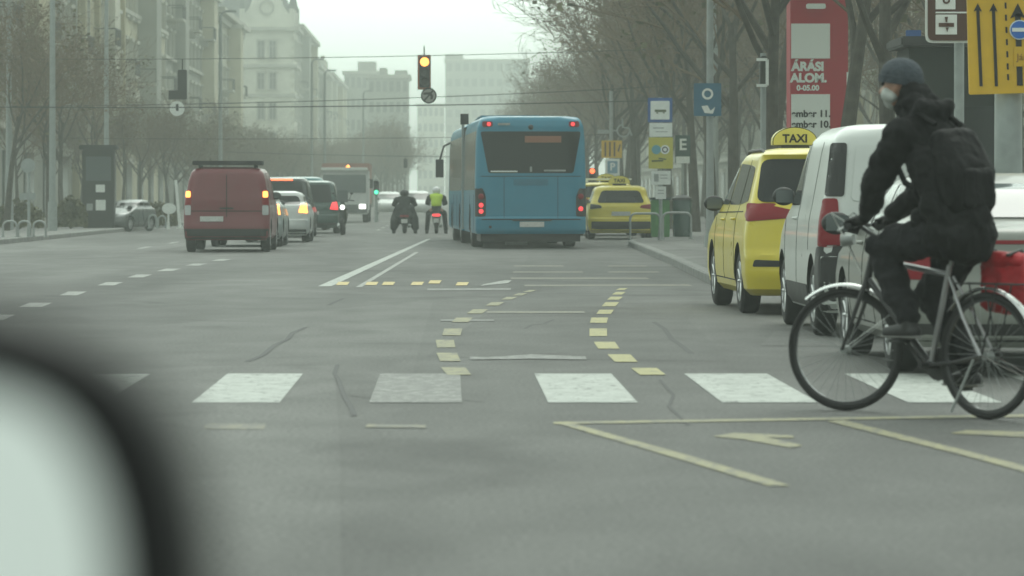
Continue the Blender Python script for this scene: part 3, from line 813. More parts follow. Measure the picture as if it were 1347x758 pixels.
def mpv_shell(L=4.7, W=1.86, H=1.70):
    h = W/2
    return Shell([(.20,.16,L-.20,h-.10,.20,.30),(.27,.05,L-.08,h-.03,.20,.34),(.42,.0,L,h-.005,.22,.40),(.62,.02,L-.02,h,.20,.42),(.66,.05,L-.05,h,.20,.42),(.80,.07,L-.14,h-.005,.20,.42),(.90,.08,L-.42,h-.015,.20,.40),
                  (1.0,.09,L-.80,h-.03,.20,.34),(1.06,.11,L-1.10,h-.05,.20,.30),(1.12,.14,L-1.24,h-.07,.22,.28),(H-.30,.30,L-1.72,h-.155,.24,.30),(H-.13,.40,L-2.05,h-.20,.26,.32),(H-.07,.36,L-2.25,h-.225,.26,.34),(H-.03,.40,L-2.5,h-.28,.30,.34),(H,.62,L-2.8,h-.42,.34,.30)])
def taxi_extra(mb): pass
mpv = mpv_shell(4.7, 1.86, 1.72)
def mpv_kw(L=4.7, H=1.72, W=1.86):
    h = W/2
    return dict(wy=(.92, L-.95), side_wins=[[(.62,1.17),(1.28,1.13),(1.28,H-.17),(.80,H-.20)],[(1.36,1.13),(2.38,1.13),(2.30,H-.15),(1.36,H-.17)],[(2.46,1.13),(L-1.32,1.13),(L-1.98,H-.19),(2.38,H-.15)]],
        rear_win=[(-.80,1.16),(.80,1.16),(.71,H-.12),(-.71,H-.12)], windshield=[(-.76,1.12),(.76,1.12),(.62,H-.16),(-.62,H-.16)],
        tails=[[(.44,1.0),(.91,.96),(.89,1.15),(.74,1.14),(.46,1.08)]], tail_side=[[(.16,.97),(.50,1.03),(.46,1.09),(.24,1.15),(.17,1.15)]],
        heads=[[(.45,.70),(.86,.74),(.88,.86),(.60,.80)]], plate_z=.78, front_plate=.5, mirrors=(L-1.30, 1.12, M_black),
        seams=[((1.32,.35),(1.32,1.6)),((2.42,.33),(2.42,1.55)),((3.42,.36),(3.42,1.08)),((.8,1.06),(3.5,1.04)),((1.32,.34),(3.42,.34))], handles=((1.52,.98),(2.62,.97)))
# --- near yellow taxi
def side_pt(px, D): return (px-VX)*D/F
def roof_sign(t, y, z, w_=.78, h_=.24, letters=True, x0=0):
    mb = MB(); mb.box((x0, y, z+.03), (w_*.62, .26, .07), M_black); ob_ = None
    poly = [(-w_/2, .0), (w_/2, .0)]+[(w_/2*math.cos(a), .05+h_*math.sin(a)) for a in [PI*k/14 for k in range(15)]]
    mb.prism(poly, lambda a, b, t_: Vector((a+x0, y+t_, z+.06+b)), -.09, .09, M_yelsign)
    o = mb.build('roof_sign', M_yelsign, t, bevel=.008)
    if letters:
        text('lettering', 'TAXI', h_*.8, M_ink, o, (x0, y-.093, z+.07+h_*.42), bold=.004)
    return o
M_yelsign = mat('taxi_sign_yellow', (.66,.60,.16), .4)
tx = vehicle('yellow taxi with half round roof sign parked ahead of the white van', 'taxi', (side_pt(989,37.6)+.84, 37.2, 0), R(1.3), mpv, P_yel, name='taxi', r=.335, **mpv_kw())
roof_sign(tx, 1.9, 1.70, .48, .15, True, -.22)
for sx in (-1, 1):
    mb = MB(); patch(mb, rpoly([(sx*.52,.50),(sx*.86,.50),(sx*.84,.57),(sx*.56,.56)], .02), mpv.rear(), M_black, .006, .06, .02); mb.build('fog_lamp_recess', M_black, tx)
mb = MB(); mb.path([(-.02,-.0,1.16),(.0,-.14,1.17),(.25,-.02,1.2)], .008, M_black, 5); mb.v = [v+Vector((0,.13,0)) for v in mb.v]; mb.build('rear_wiper', M_black, tx)
for sx in (-1,1): mb = MB(); mb.path([(sx*.66,.75,1.665),(sx*.665,.9,1.70),(sx*.66,2.2,1.70),(sx*.64,2.5,1.66)], .018, M_black, 8); mb.build('roof_rail', M_black, tx)
# --- white van
vh = 1.66/2
van = Shell([(.22,.10,4.05,vh-.08,.10,.30),(.30,.02,4.17,vh-.02,.10,.36),(.48,.0,4.22,vh,.11,.42),(.70,.03,4.18,vh,.11,.45),(.72,.06,4.17,vh,.11,.45),(.88,.065,4.0,vh-.005,.11,.45),(1.0,.07,3.72,vh-.015,.11,.42),(1.08,.08,3.42,vh-.03,.11,.36),(1.14,.09,3.22,vh-.045,.12,.32),(1.60,.17,2.62,vh-.135,.14,.30),(1.72,.20,2.42,vh-.17,.16,.3),(1.79,.25,2.2,vh-.23,.2,.3),(1.83,.32,2.0,vh-.30,.24,.3),(1.85,.5,1.8,vh-.45,.3,.3)])
vn = vehicle('white panel van with black lower bumper parked behind the yellow taxi', 'van', (side_pt(1072,31.2)+vh-.01, 31.2, 0), R(.2), van, P_wht, name='parked_van', r=.325, wy=(.82, 3.50),
    side_wins=[[(2.18,1.14),(3.10,1.14),(2.52,1.68),(2.24,1.68)]], windshield=[(-.68,1.14),(.68,1.14),(.56,1.68),(-.56,1.68)],
    heads=[[(.42,.72),(.76,.78),(.80,.96),(.60,.90)]], mirrors=(3.02, 1.20, M_black), bumper=[(-.82,.24),(.82,.24),(.82,.70),(-.82,.70)],
    seams=[((2.12,.35),(2.12,1.70)),((3.22,.35),(3.22,1.06)),((1.10,.75),(1.10,1.70)),((1.10,.36),(3.2,.36))], handles=((2.3,1.02),), front_plate=.5, head_m=M_clear)
vn.scale = (.93, 1, 1)
for sx in (-1, 1):   # pillar glass strip above the tall tail lamps
    mb = MB(); patch(mb, rpoly([(sx*.60,1.22),(sx*.77,1.22),(sx*.70,1.68),(sx*.56,1.68)], .03), van.rear(), M_black, .010, .03, .03); mb.build('rear_window', M_black, vn)
    mb = MB(); patch(mb, rpoly([(sx*.64,.80),(sx*.82,.80),(sx*.79,1.20),(sx*.66,1.20)], .03), van.rear(), M_red, .014, .06, .03)
    patch(mb, rpoly([(.06,.78),(.20,.80),(.22,1.2),(.12,1.2)], .03), van.side(sx), M_red, .012, .06, .03); mb.build('taillight', M_red, vn, smooth=True)
    mb = MB(); patch(mb, rpoly([(.02,.24),(.40,.24),(.46,.30),(.46,.62),(.30,.78),(.03,.80)], .03), van.side(sx), M_black, .010, .08, .03)
    patch(mb, rpoly([(1.2,.24),(3.05,.24),(3.05,.44),(1.2,.44)], .02), van.side(sx), M_black, .008, .3, .02); mb.build('side_cladding', M_black, vn, smooth=True)
mb = MB(); mb.box((.0, .045, 1.15), (.012, .02, 1.0), M_cavity); 
patch(mb, rpoly([(-.54,1.18),(-.04,1.18),(-.04,1.66),(-.48,1.66)], .05), van.rear(), P_wht, .010, .1, .02); patch(mb, rpoly([(.04,1.18),(.54,1.18),(.48,1.66),(.04,1.66)], .05), van.rear(), P_wht, .010, .1, .02)
mb.build('rear_door_panel', P_wht, vn, smooth=True)
mb = MB(); mb.box((-.1,.03,.92),(.10,.05,.035), M_black); mb.build('door_handle', M_black, vn)
# --- beige sedan nearest
sh_ = 1.77/2
sed = Shell([(.20,.14,4.42,sh_-.10,.24,.34),(.27,.04,4.55,sh_-.03,.26,.40),(.44,.0,4.62,sh_-.005,.28,.46),(.62,.02,4.60,sh_,.26,.48),(.66,.05,4.56,sh_,.26,.48),(.78,.06,4.42,sh_-.005,.26,.46),(.86,.07,4.05,sh_-.02,.26,.42),(.92,.08,3.62,sh_-.03,.26,.36),(.96,.10,3.38,sh_-.045,.26,.32),
             (1.0,.16,3.24,sh_-.06,.28,.30),(1.025,.55,3.14,sh_-.075,.28,.30),(1.05,.82,3.05,sh_-.09,.24,.30),(1.25,1.24,2.62,sh_-.17,.26,.30),(1.33,1.46,2.40,sh_-.215,.28,.30),(1.375,1.66,2.1,sh_-.28,.3,.3),(1.39,1.9,1.95,sh_-.45,.02,.02)])
vehicle('beige saloon car parked nearest, half hidden behind the cyclist', 'car', (side_pt(1178,24.8)+sh_+.02, 24.5, 0), R(.3), sed, P_beige, r=.305, wy=(1.02, 3.68),
    side_wins=[[(1.08,1.06),(1.72,1.03),(1.72,1.30),(1.42,1.30)],[(1.79,1.03),(2.36,1.02),(2.36,1.31),(1.79,1.31)],[(2.43,1.02),(3.08,1.02),(2.50,1.30),(2.43,1.31)]],
    rear_win=[(-.66,1.075),(.66,1.075),(.56,1.31),(-.56,1.31)], windshield=[(-.70,1.03),(.70,1.03),(.58,1.36),(-.58,1.36)],
    tails=[[(.64,.66),(.87,.66),(.85,.86),(.66,.84)]], tail_side=[[(.10,.66),(.34,.66),(.30,.88),(.12,.88)]], heads=[[(.45,.62),(.86,.66),(.84,.78),(.55,.74)]],
    mirrors=(2.98, 1.0, M_black), bumper=[(-.80,.24),(.80,.24),(.80,.36),(-.80,.36)], plate_z=.74, seams=[((1.75,.32),(1.75,1.36)),((2.40,.30),(2.40,1.36)),((3.22,.32),(3.22,.92)),((1.75,.31),(3.2,.31))], handles=((1.95,.88),(2.62,.88)), gm=M_glass_l,
    extra=lambda mb: patch(mb, [(-.78,.90),(.78,.90),(.78,.925),(-.78,.925)], sed.rear(), M_red, .006, .2, .01))

# --- generic hatchback / suv shells for the queue
def hatch_shell(L, W, H):
    h = W/2
    return Shell([(.18,.14,L-.18,h-.09,.22,.34),(.26,.04,L-.06,h-.03,.24,.38),(.42,0,L,h,.26,.44),(.58,.02,L-.03,h,.24,.46),(.62,.06,L-.05,h,.24,.46),(.74,.08,L-.20,h-.01,.24,.44),(.84,.09,L-.60,h-.025,.24,.38),(.92,.11,L-.95,h-.045,.24,.32),(.97,.14,L-1.1,h-.065,.24,.30),
                  (H-.28,.34,L-1.62,h-.16,.26,.3),(H-.12,.42,L-1.92,h-.20,.26,.3),(H-.05,.46,L-2.2,h-.25,.28,.3),(H,.75,L-2.6,h-.42,.3,.25)])
def hatch(label, loc, rz, L, W, H, pm, name='car', tm=(None,None), facing=False, group=None, head_m=None, gm=None, brake=None, cat='car', tl=None):
    sh = hatch_shell(L, W, H); h = W/2
    v = vehicle(label, cat, loc, rz, sh, pm, name=name, group=group, r=.31, wy=(.75, L-.85),
        side_wins=[[(.55,1.02),(1.15,1.0),(1.15,H-.14),(.68,H-.16)],[(1.22,1.0),(2.05,1.0),(2.0,H-.13),(1.22,H-.14)],[(2.12,1.0),(L-1.2,1.0),(L-1.85,H-.17),(2.08,H-.13)]],
        rear_win=[(-h*.74,1.0),(h*.74,1.0),(h*.64,H-.13),(-h*.64,H-.13)], windshield=[(-h*.82,.98),(h*.82,.98),(h*.68,H-.15),(-h*.68,H-.15)],
        tails=tl or [[(h*.66,.78),(h*.95,.76),(h*.90,1.02),(h*.74,1.0)]], tail_mats=tm, heads=[[(h*.52,.62),(h*.92,.66),(h*.90,.78),(h*.60,.74)]],
        mirrors=(L-1.15, 1.0, M_black), plate_z=.66, front_plate=.46, bumper=[(-h*.9,.22),(h*.9,.22),(h*.9,.34),(-h*.9,.34)], seams=[((1.18,.34),(1.18,1.3)),((2.08,.32),(2.08,1.3))], gm=gm, head_m=head_m)
    if brake:
        mb = MB(); fn = sh.rear(); patch(mb, [(-.34,H-.10),(.34,H-.10),(.34,H-.06),(-.34,H-.06)], fn, M_orangelit, .02, .1, .03); mb.build('brake_light', M_orangelit, v)
    return v
# --- maroon van
mh = 1.86/2
mvs = Shell([(.26,.10,4.7,mh-.08,.08,.3),(.34,.01,4.85,mh-.02,.10,.36),(.55,0,4.9,mh,.10,.42),(.74,.04,4.86,mh,.10,.45),(.80,.05,4.8,mh,.10,.45),(1.0,.055,4.4,mh-.01,.10,.4),(1.12,.06,3.9,mh-.03,.10,.34),(1.55,.13,3.3,mh-.10,.12,.3),(1.72,.17,3.0,mh-.15,.14,.3),(1.80,.22,2.8,mh-.21,.18,.3),(1.84,.4,2.5,mh-.36,.2,.3)])
mv = vehicle('maroon panel van with lit tail lamps and a dark board on its roof', 'van', (-4.79, 78.7, 0), R(.2), mvs, P_maroon, name='maroon_van', r=.33, wy=(.85, 3.95),
    side_wins=[[(2.95,1.14),(3.75,1.14),(3.22,1.62),(2.98,1.62)]], windshield=[(-.76,1.14),(.76,1.14),(.66,1.66),(-.66,1.66)],
    tails=[[(.76,1.02),(.915,1.02),(.88,1.34),(.77,1.34)]], tail_mats=(M_red, M_red), heads=[[(.45,.72),(.85,.78),(.88,.98),(.62,.90)]], mirrors=(3.7,1.2,M_black),
    bumper=[(-.90,.28),(.90,.28),(.92,.50),(-.92,.50)], seams=[((2.85,.4),(2.85,1.7)),((1.2,.7),(1.2,1.7))], front_plate=.5)
for sx in (-1, 1):
    mb = MB(); patch(mb, rpoly([(sx*.78,1.18),(sx*.89,1.18),(sx*.885,1.31),(sx*.78,1.31)], .03), mvs.rear(), M_amberlit, .030, .06, .03); mb.build('brake_light', M_amberlit, mv)
    mb = MB(); patch(mb, rpoly([(sx*.77,.80),(sx*.905,.80),(sx*.905,1.01),(sx*.77,1.01)], .03), mvs.rear(), M_clear, .014, .06, .03); mb.build('reversing_lamp', M_clear, mv)
mb = MB(); mb.box((-.32,.0,.72), (.50,.02,.11), M_plate); mb.build('number_plate', M_plate, mv)
mb = MB(); patch(mb, rpoly([(-.78,.88),(.78,.88),(.78,.895),(-.78,.895)],.004), mvs.rear(), M_cavity, .004, .1, .01); mb.build('rear_seam', M_cavity, mv)
mb = MB(); mb.box((0, .052, 1.2), (.014, .02, .95), M_cavity); mb.box((0,.04,.95),(.3,.03,.03), M_black); mb.build('door_gap', M_cavity, mv)
mb = MB(); mb.box((0, .75, 1.93), (1.5, 1.0, .09), M_black)
for sx in (-.6, .6):
    for yy in (.4, 1.1): mb.box((sx, yy, 1.86), (.05, .05, .10), M_black)
mb.build('roof_board', M_black, mv, bevel=.01)
gq = 'cars queueing in the lane left of the bus'
def rx(px, D, hw): return (px-VX)*D/F-hw     # centre from the right edge
hatch('silver hatchback with an amber light just ahead of the maroon van', (rx(371,87,.875), 87, 0), R(-.2), 4.1, 1.75, 1.36, P_silver, tm=(None, M_amberlit), group=gq)
hatch('white hatchback with black rear window and amber light', (rx(407,95,.86), 95, 0), R(.0), 4.0, 1.72, 1.34, P_white2, tm=(None, M_amberlit), group=gq)
hatch('tall dark car with a glowing red strip above its rear window', (rx(411,106,.93), 106, 0), R(.1), 4.7, 1.86, 1.76, P_dark, tm=(M_orangelit, M_orangelit), group=gq, brake=True)
hatch('dark green tall car with red tail lamp in front of the oncoming lorry', (rx(447,117,.93), 117, 0), R(.2), 4.6, 1.84, 1.70, P_green, tm=(None, M_redlit), group=gq)
hatch('teal roofed van at the head of the queue', (rx(431,128,.97), 128, 0), R(.1), 4.9, 1.9, 1.88, P_teal, group=gq, name='van', cat='van')
# oncoming lorry
lo = thing('lorry', 'white fronted lorry with amber beacon coming towards the queue', 'lorry', ((453-VX)/S(165), 165, 0), R(0))
mb = MB(); mb.box((0, 1.1, 1.45), (2.2, 2.2, 1.9), P_white2); mb.box((0, .02, .62), (2.2, .3, .5), P_grey); mb.build('cab', P_white2, lo, bevel=.06, smooth=True)
mb = MB(); mb.box((0, -.02, 1.75), (1.95, .06, .82), M_glass_l); mb.build('windshield', M_glass_l, lo, bevel=.02)
mb = MB(); mb.box((0, 4.6, 1.75), (2.2, 4.6, 1.9), mat('lorry_body', (.30,.16,.13), .6)); mb.build('cargo_body', None, lo, bevel=.04)
for sx in (-1, 1):
    mb = MB(); mb.box((sx*.82, -.14, .72), (.30, .06, .2), M_whitelit if sx > 0 else M_clear); mb.build('headlight', M_clear, lo, bevel=.02)
    mb = MB(); mb.box((sx*1.22, .1, 1.75), (.14, .1, .42), M_black); mb.tube((sx*1.08,.1,1.95),(sx*1.22,.1,1.92),.02,.02,M_black); mb.build('side_mirror', M_black, lo)
    for yy in (.9, 5.6): wheel(lo, sx*1.08, yy, .44, .28, 6)
mb = MB(); mb.lathe([(0,.09),(.12,.09),(.18,.05),(.2,.001)], 'z', (.15,.5,2.4), M_amberlit, 14); mb.build('beacon', M_amberlit, lo)
mb = MB(); mb.box((0,-.02,2.42),(2.1,.3,.14), M_white); mb.build('sun_visor', M_white, lo, bevel=.02)
hatch('white car facing us beyond the left motorcyclist', ((512-VX)/S(232), 232, 0), PI, 4.1, 1.75, 1.45, P_white2, group='cars waiting beyond the traffic lights')
hatch('white car facing us between the two motorcyclists', ((549-VX)/S(226), 228, 0), PI, 4.2, 1.78, 1.5, P_white2, group='cars waiting beyond the traffic lights')
lc = hatch('small grey car with one bright headlamp left of the pale barrier hoops', ((187-VX)/S(126), 126, 0), PI+R(-20), 3.7, 1.60, 1.36, P_grey)
lc.scale = (.8,.8,.8)
mb = MB(); mb.ball((.62,3.56,.70), .12, M_whitelit, 10, (1.6,.6,.8)); mb.build('headlamp_bulb', M_whitelit, lc)
# far taxis
tg = 'taxis waiting beyond the bus stop'
t2 = vehicle('yellow taxi with wide rear window standing behind the bus stop sign', 'taxi', ((817-VX)/S(101), 101, 0), R(-.6), hatch_shell(4.5,1.84,1.5), P_yel, name='taxi', group=tg, r=.32, wy=(.8,3.6),
    side_wins=[[(.6,1.02),(1.2,1.0),(1.2,1.34),(.75,1.32)],[(1.3,1.0),(3.2,1.0),(2.6,1.34),(1.3,1.36)]], rear_win=[(-.66,1.02),(.66,1.02),(.52,1.36),(-.52,1.36)], windshield=[(-.7,.98),(.7,.98),(.58,1.34),(-.58,1.34)],
    tails=[[(.52,.88),(.86,.84),(.84,.99),(.56,.95)]], heads=[[(.5,.62),(.84,.66),(.82,.78),(.56,.74)]], mirrors=(3.3,1.0,M_black), bumper=[(-.82,.24),(.82,.24),(.82,.50),(-.82,.50)], plate_z=.72, front_plate=.46, tail_mats=(M_black, M_red))
roof_sign(t2, 1.4, 1.49, .6, .18)
t3 = vehicle('yellow taxi van with roof bars ahead of the other taxi', 'taxi', ((800-VX)/S(110), 110, 0), 0, mpv_shell(4.7,1.86,1.62), P_yel, name='taxi', group=tg, r=.335, **mpv_kw(4.7,1.62))
roof_sign(t3, 1.3, 1.60, .6, .18)
mb = MB(); mb.box((0,.9,1.72),(1.5,.06,.05),M_white); mb.box((0,2.1,1.72),(1.5,.06,.05),M_white)
for sx in (-.6,.6): mb.box((sx,.9,1.67),(.05,.05,.1),M_white); mb.box((sx,2.1,1.67),(.05,.05,.1),M_white)
mb.build('roof_rack', M_white, t3)

# --- articulated bus
bl = 7.2; bh = 1.275
bsh = Shell([(.34,.06,bl,bh-.03,.12,.02),(.42,.01,bl,bh,.14,.02),(.7,0,bl,bh,.15,.02),(.74,.03,bl,bh,.15,.02),(1.6,.05,bl,bh,.16,.02),(2.5,.10,bl,bh-.02,.17,.02),(2.82,.12,bl,bh-.05,.18,.02),(2.96,.16,bl,bh-.10,.22,.02),(3.03,.22,bl,bh-.17,.26,.02),(3.06,.40,bl,bh-.36,.3,.02)])
bus = thing('articulated_bus', 'blue articulated city bus seen from behind in the lane ahead', 'bus', (1.90, 84.0, 0), R(2.0))
bsh.body('rear_body', P_bus, bus, (3.3,), .54)
mb = MB(); patch(mb, rpoly([(-.98,1.74),(.98,1.74),(1.16,2.70),(-1.16,2.70)], .06), bsh.rear(), M_glass, .006, .12, .02); mb.build('rear_window', M_glass, bus, smooth=True)
M_led = mat('dim_led_text', (.10,.05,.03), .5, emit=(.75,.30,.16), estr=.13)
mb = MB(); mb.box((.28, .06, 2.52), (.84, .03, .15), M_led); mb.build('destination_display', M_led, bus)
mb = MB(); mb.box((-.62,.035,1.78),(.62,.02,.03), M_white); mb.box((.0,.04,1.83),(.05,.02,.12), M_steel); mb.box((.55,.035,1.80),(.5,.02,.04), M_steel); mb.build('window_sticker', M_white, bus)
for sx in (-1, 1):
    mb = MB(); patch(mb, rpoly([(sx*1.04,.74),(sx*1.27,.74),(sx*1.27,1.36),(sx*1.12,1.40),(sx*1.04,1.2)], .05), bsh.rear(), M_black, .012, .06, .03)
    patch(mb, rpoly([(.10,.74),(.22,.74),(.22,1.36),(.12,1.4)], .03), bsh.side(sx), M_black, .010, .06, .03); b_ = mb.build('taillight', M_black, bus, smooth=True)
    for z in ((.86,1.0) if sx < 0 else (.92,)):
        mb = MB(); mb.ball((sx*1.15,.02,z), .052, M_redlit, 10, (1,.5,1)); mb.build('lit_lamp', M_redlit, b_)
    mb = MB(); mb.ball((sx*1.15,.02,1.20), .07, M_red, 10, (1,.5,1)); mb.build('red_lamp', M_red, b_)
    mb = MB(); mb.box((sx*1.0,.14,2.87),(.24,.10,.13), M_red); q = mb.build('top_lamp', M_red, bus, bevel=.02)
    mb = MB(); mb.ball((sx*.97,.085,2.87), .045, M_redlit, 10, (1,.5,1)); mb.build('lit_lamp', M_redlit, q)
mb = MB(); mb.box((-.62,.10,2.87),(.28,.02,.05), M_steel); mb.build('maker_badge', M_steel, bus)
mb = MB(); mb.box((.02,-.01,.56),(.56,.03,.12), M_plate); mb.box((.02,.0,.655),(.9,.04,.035), M_black); mb.build('number_plate', M_plate, bus)
mb = MB(); patch(mb, rpoly([(-1.14,.66),(1.14,.66),(1.14,.685),(-1.14,.685)], .005), bsh.rear(), M_cavity, .004, .2, .01); patch(mb, rpoly([(-1.16,1.66),(1.16,1.66),(1.16,1.675),(-1.16,1.675)], .005), bsh.rear(), M_cavity, .004, .2, .01)
for x_ in (-.62,.62): patch(mb, [(x_-.005,.70),(x_+.005,.70),(x_+.005,1.66),(x_-.005,1.66)], bsh.rear(), M_cavity, .004, .2, .01)
mb.build('engine_flap_gap', M_cavity, bus)
mb = MB()
for k in range(7): patch(mb, [(-.40,1.46+k*.022),(.40,1.46+k*.022),(.40,1.468+k*.022),(-.40,1.468+k*.022)], bsh.rear(), P_busd, .004, .2, .01)
mb.build('engine_grille', P_busd, bus)
mb = MB(); mb.box((-.94,-.0,.50),(.06,.02,.06), M_black); mb.ball((0,.1,2.80),.06,M_black,8); mb.build('rear_camera', M_black, bus)
mb = MB(); mb.box((0,1.3,.27),(2.3,2.2,.22), M_black); mb.box((-.3,.9,.13),(.5,.3,.10), M_steel); mb.build('engine_underside', M_black, bus)
def bus_windows(sh, root, y0, y1, par):
    M_bw = mat('bus_side_glass', (.17,.16,.13), .15, spec=.6)
    n_ = max(1, int((y1-y0)/1.5))
    for sg in (-1, 1):
        for i in range(n_):
            a = y0+(y1-y0)*i/n_+.03; b = y0+(y1-y0)*(i+1)/n_-.03
            mb = MB(); patch(mb, rpoly([(a,1.35),(b,1.35),(b,2.72),(a,2.72)], .04), sh.side(sg), M_bw, .004, .3, .02); mb.build('side_window', M_bw, par, smooth=True)
        for i in range(int((y1-y0)/2.4)):
            a = y0+.6+i*2.4; mb = MB(); patch(mb, [(a,.42),(a+.07,.42),(a+.07,1.25),(a,1.25)], sh.side(sg), M_cavity, .004, .3, .02); mb.build('body_gap', M_cavity, par)
bus_windows(bsh, bus, .5, 7.0, bus)
for sx in (-1, 1): wheel(bus, sx*1.25, 3.3, .48, .30, 8, M_poleg)
mb = MB(); 
for k in range(9): mb.box((0, bl+.06+k*.12, 1.68), (2.36 if k % 2 else 2.46, .10, 2.5), M_black)
mb.build('bellows', M_black, bus)
bs2 = Shell([(.34,bl+1.15,17.8,bh-.03,.02,.2),(.42,bl+1.15,17.95,bh,.02,.22),(1.3,bl+1.15,18.0,bh,.02,.25),(2.5,bl+1.15,17.8,bh-.02,.02,.25),(2.82,bl+1.15,17.65,bh-.05,.02,.25),(2.96,bl+1.15,17.5,bh-.10,.02,.25),(3.03,bl+1.2,17.3,bh-.17,.02,.25),(3.06,bl+1.3,17.1,bh-.36,.02,.2)])
bs2.body('front_body', P_bus, bus, (9.8,15.2), .54); bus_windows(bs2, bus, bl+1.4, 17.3, bus)
mb = MB(); patch(mb, rpoly([(-1.15,1.0),(1.15,1.0),(1.12,2.75),(-1.12,2.75)], .1), bs2.front(), M_glass, .004, .2, .02); mb.build('windshield', M_glass, bus)
for sx in (-1, 1):
    for yy in (9.8, 15.2): wheel(bus, sx*1.25, yy, .48, .30, 8, M_poleg)
    mb = MB(); mb.box((sx*1.52, 18.05, 1.98), (.22, .16, .50), M_black); mb.path([(sx*1.1,17.9,2.75),(sx*1.4,18.1,2.6),(sx*1.52,18.05,2.2)], .03, M_black, 8); mb.build('side_mirror', M_black, bus, bevel=.03)
mb = MB(); mb.box((-bh-.02,bl-.12,1.72),(.06,.10,2.66), M_poleg); mb.box((-bh+.02,bl-.08,3.13),(.2,.25,.26), M_black); mb.build('corner_trim', M_poleg, bus)
mb = MB(); mb.box((-.3,4.6,3.08),(1.5,2.6,.12), P_bus); mb.build('roof_unit', P_bus, bus, bevel=.05)

# --- the car the picture is taken from: its right door mirror reaches into view
own = vehicle('dark car whose right door mirror reaches into the lower left corner of view', 'car', (-1.06, -2.55, 0), 0, hatch_shell(4.3,1.78,1.46), P_dark, name='car', r=.31, wy=(.78,3.45), side_wins=[[(.6,1.02),(1.2,1.0),(1.2,1.30),(.75,1.28)],[(1.3,1.0),(2.05,1.0),(2.0,1.32),(1.3,1.32)],[(2.12,1.0),(3.0,1.0),(2.5,1.28),(2.08,1.32)]],
    rear_win=[(-.62,1.0),(.62,1.0),(.55,1.32),(-.55,1.32)], windshield=[(-.7,.98),(.7,.98),(.58,1.3),(-.58,1.3)], tails=[[(.58,.78),(.84,.76),(.80,1.02),(.66,1.0)]], heads=[[(.46,.62),(.82,.66),(.80,.78),(.54,.74)]], plate_z=.66)
M_mir = mat('mirror_glass', (.86,.88,.86), .04, 1.0)
Y0 = 1.0+2.55; XC = -.192+1.06; ZC = 1.085
mb = MB(); N_ = 40
def sup(a, hw, hh, p=3.8):
    c, s_ = math.cos(a), math.sin(a); return (hw*abs(c)**(2/p)*(1 if c > 0 else -1), hh*abs(s_)**(2/p)*(1 if s_ > 0 else -1))
rings = [(.0,.100,.100),(.0,.125,.116),(.012,.129,.119),(.05,.124,.114),(.09,.10,.09),(.12,.05,.05),(.125,.004,.004)]
V_ = []; F2 = []
for (dy, hw, hh) in rings:
    for k in range(N_): x, z = sup(2*PI*k/N_, hw, hh); V_.append((XC+x, Y0+dy, ZC+z))
for i in range(len(rings)-1):
    for k in range(N_): F2.append((i*N_+k, i*N_+(k+1) % N_, (i+1)*N_+(k+1) % N_, (i+1)*N_+k))
mb.add(V_, F2, M_black); mb.path([(XC-.1,Y0+.05,ZC-.02),(XC-.16,Y0+.06,ZC-.05),(XC-.22,Y0+.05,ZC-.09)], .035, M_black, 10)
ms = mb.build('door_mirror', M_black, own, smooth=True)
mb = MB(); tilt = R(8)
gv = []
for k in range(N_): x, z = sup(2*PI*k/N_, .104, .102); gv.append((XC+x, Y0+.008+z*math.tan(tilt)+.004, ZC+z))
mb.add(gv, [tuple(range(N_))], M_mir); mb.build('mirror_glass', M_mir, ms)

# ================================================================== PEOPLE
def capsule(mb, p0, r0, p1, r1, n=14):
    p0 = Vector(p0); p1 = Vector(p1); d = p1-p0; L = max(d.length, 1e-4); q = d.to_track_quat('Z', 'Y') if d.length > 1e-4 else Vector((0,0,1)).to_track_quat('Z', 'Y')
    prof = []
    for k in range(5): a = -PI/2+PI/2*k/5; prof.append((r0*math.sin(a), max(1e-4, r0*math.cos(a))))
    prof.append((0, r0)); prof.append((L, r1))
    for k in range(1, 6): a = PI/2*k/5; prof.append((L+r1*math.sin(a), max(1e-4, r1*math.cos(a))))
    vs = []; m = len(prof)
    for k in range(n):
        a = 2*PI*k/n
        for h, r in prof: vs.append(p0+q@Vector((r*math.cos(a), r*math.sin(a), h)))
    fs = [(k*m+j, k*m+j+1, ((k+1) % n)*m+j+1, ((k+1) % n)*m+j) for k in range(n) for j in range(m-1)]
    fs += [tuple(k*m for k in range(n-1, -1, -1)), tuple(k*m+m-1 for k in range(n))]
    mb.add(vs, fs)
def blob(name, caps, m, parent, voxel=.014, smooth=4, balls=(), folds=0, fsize=.12):
    mb = MB()
    for c in caps:
        for a, b in zip(c, c[1:]): capsule(mb, a[:3], a[3], b[:3], b[3])
    for (c, r, s_) in balls: mb.ball(c, r, None, 12, s_)
    o = mb.build(name, m, parent)
    rm = o.modifiers.new('r', 'REMESH'); rm.mode = 'VOXEL'; rm.voxel_size = voxel
    if smooth: sm = o.modifiers.new('s', 'SMOOTH'); sm.factor = .5; sm.iterations = smooth
    if folds:
        tx_ = bpy.data.textures.new('folds', 'CLOUDS'); tx_.noise_scale = fsize; tx_.noise_depth = 2
        dm = o.modifiers.new('d', 'DISPLACE'); dm.texture = tx_; dm.strength = folds; dm.mid_level = .5
        s2 = o.modifiers.new('s2', 'SMOOTH'); s2.factor = .4; s2.iterations = 1
    bake_mods(o); o.data.materials.clear(); o.data.materials.append(m)
    o.data.shade_smooth(); return o
M_skin = mat('skin', (.42,.24,.17), .5)
M_coat = mat('black_jacket_cloth', (.012,.012,.0125), .85, spec=.2, noise=.3, nscale=5, bump=.9, bscale=9)
M_trous = mat('dark_trousers_cloth', (.017,.017,.019), .9, spec=.2, noise=.3, nscale=6, bump=.9, bscale=12)
M_pack = mat('black_backpack_nylon', (.006,.006,.0065), .75, spec=.25, noise=.3, nscale=6, bump=.6, bscale=14)
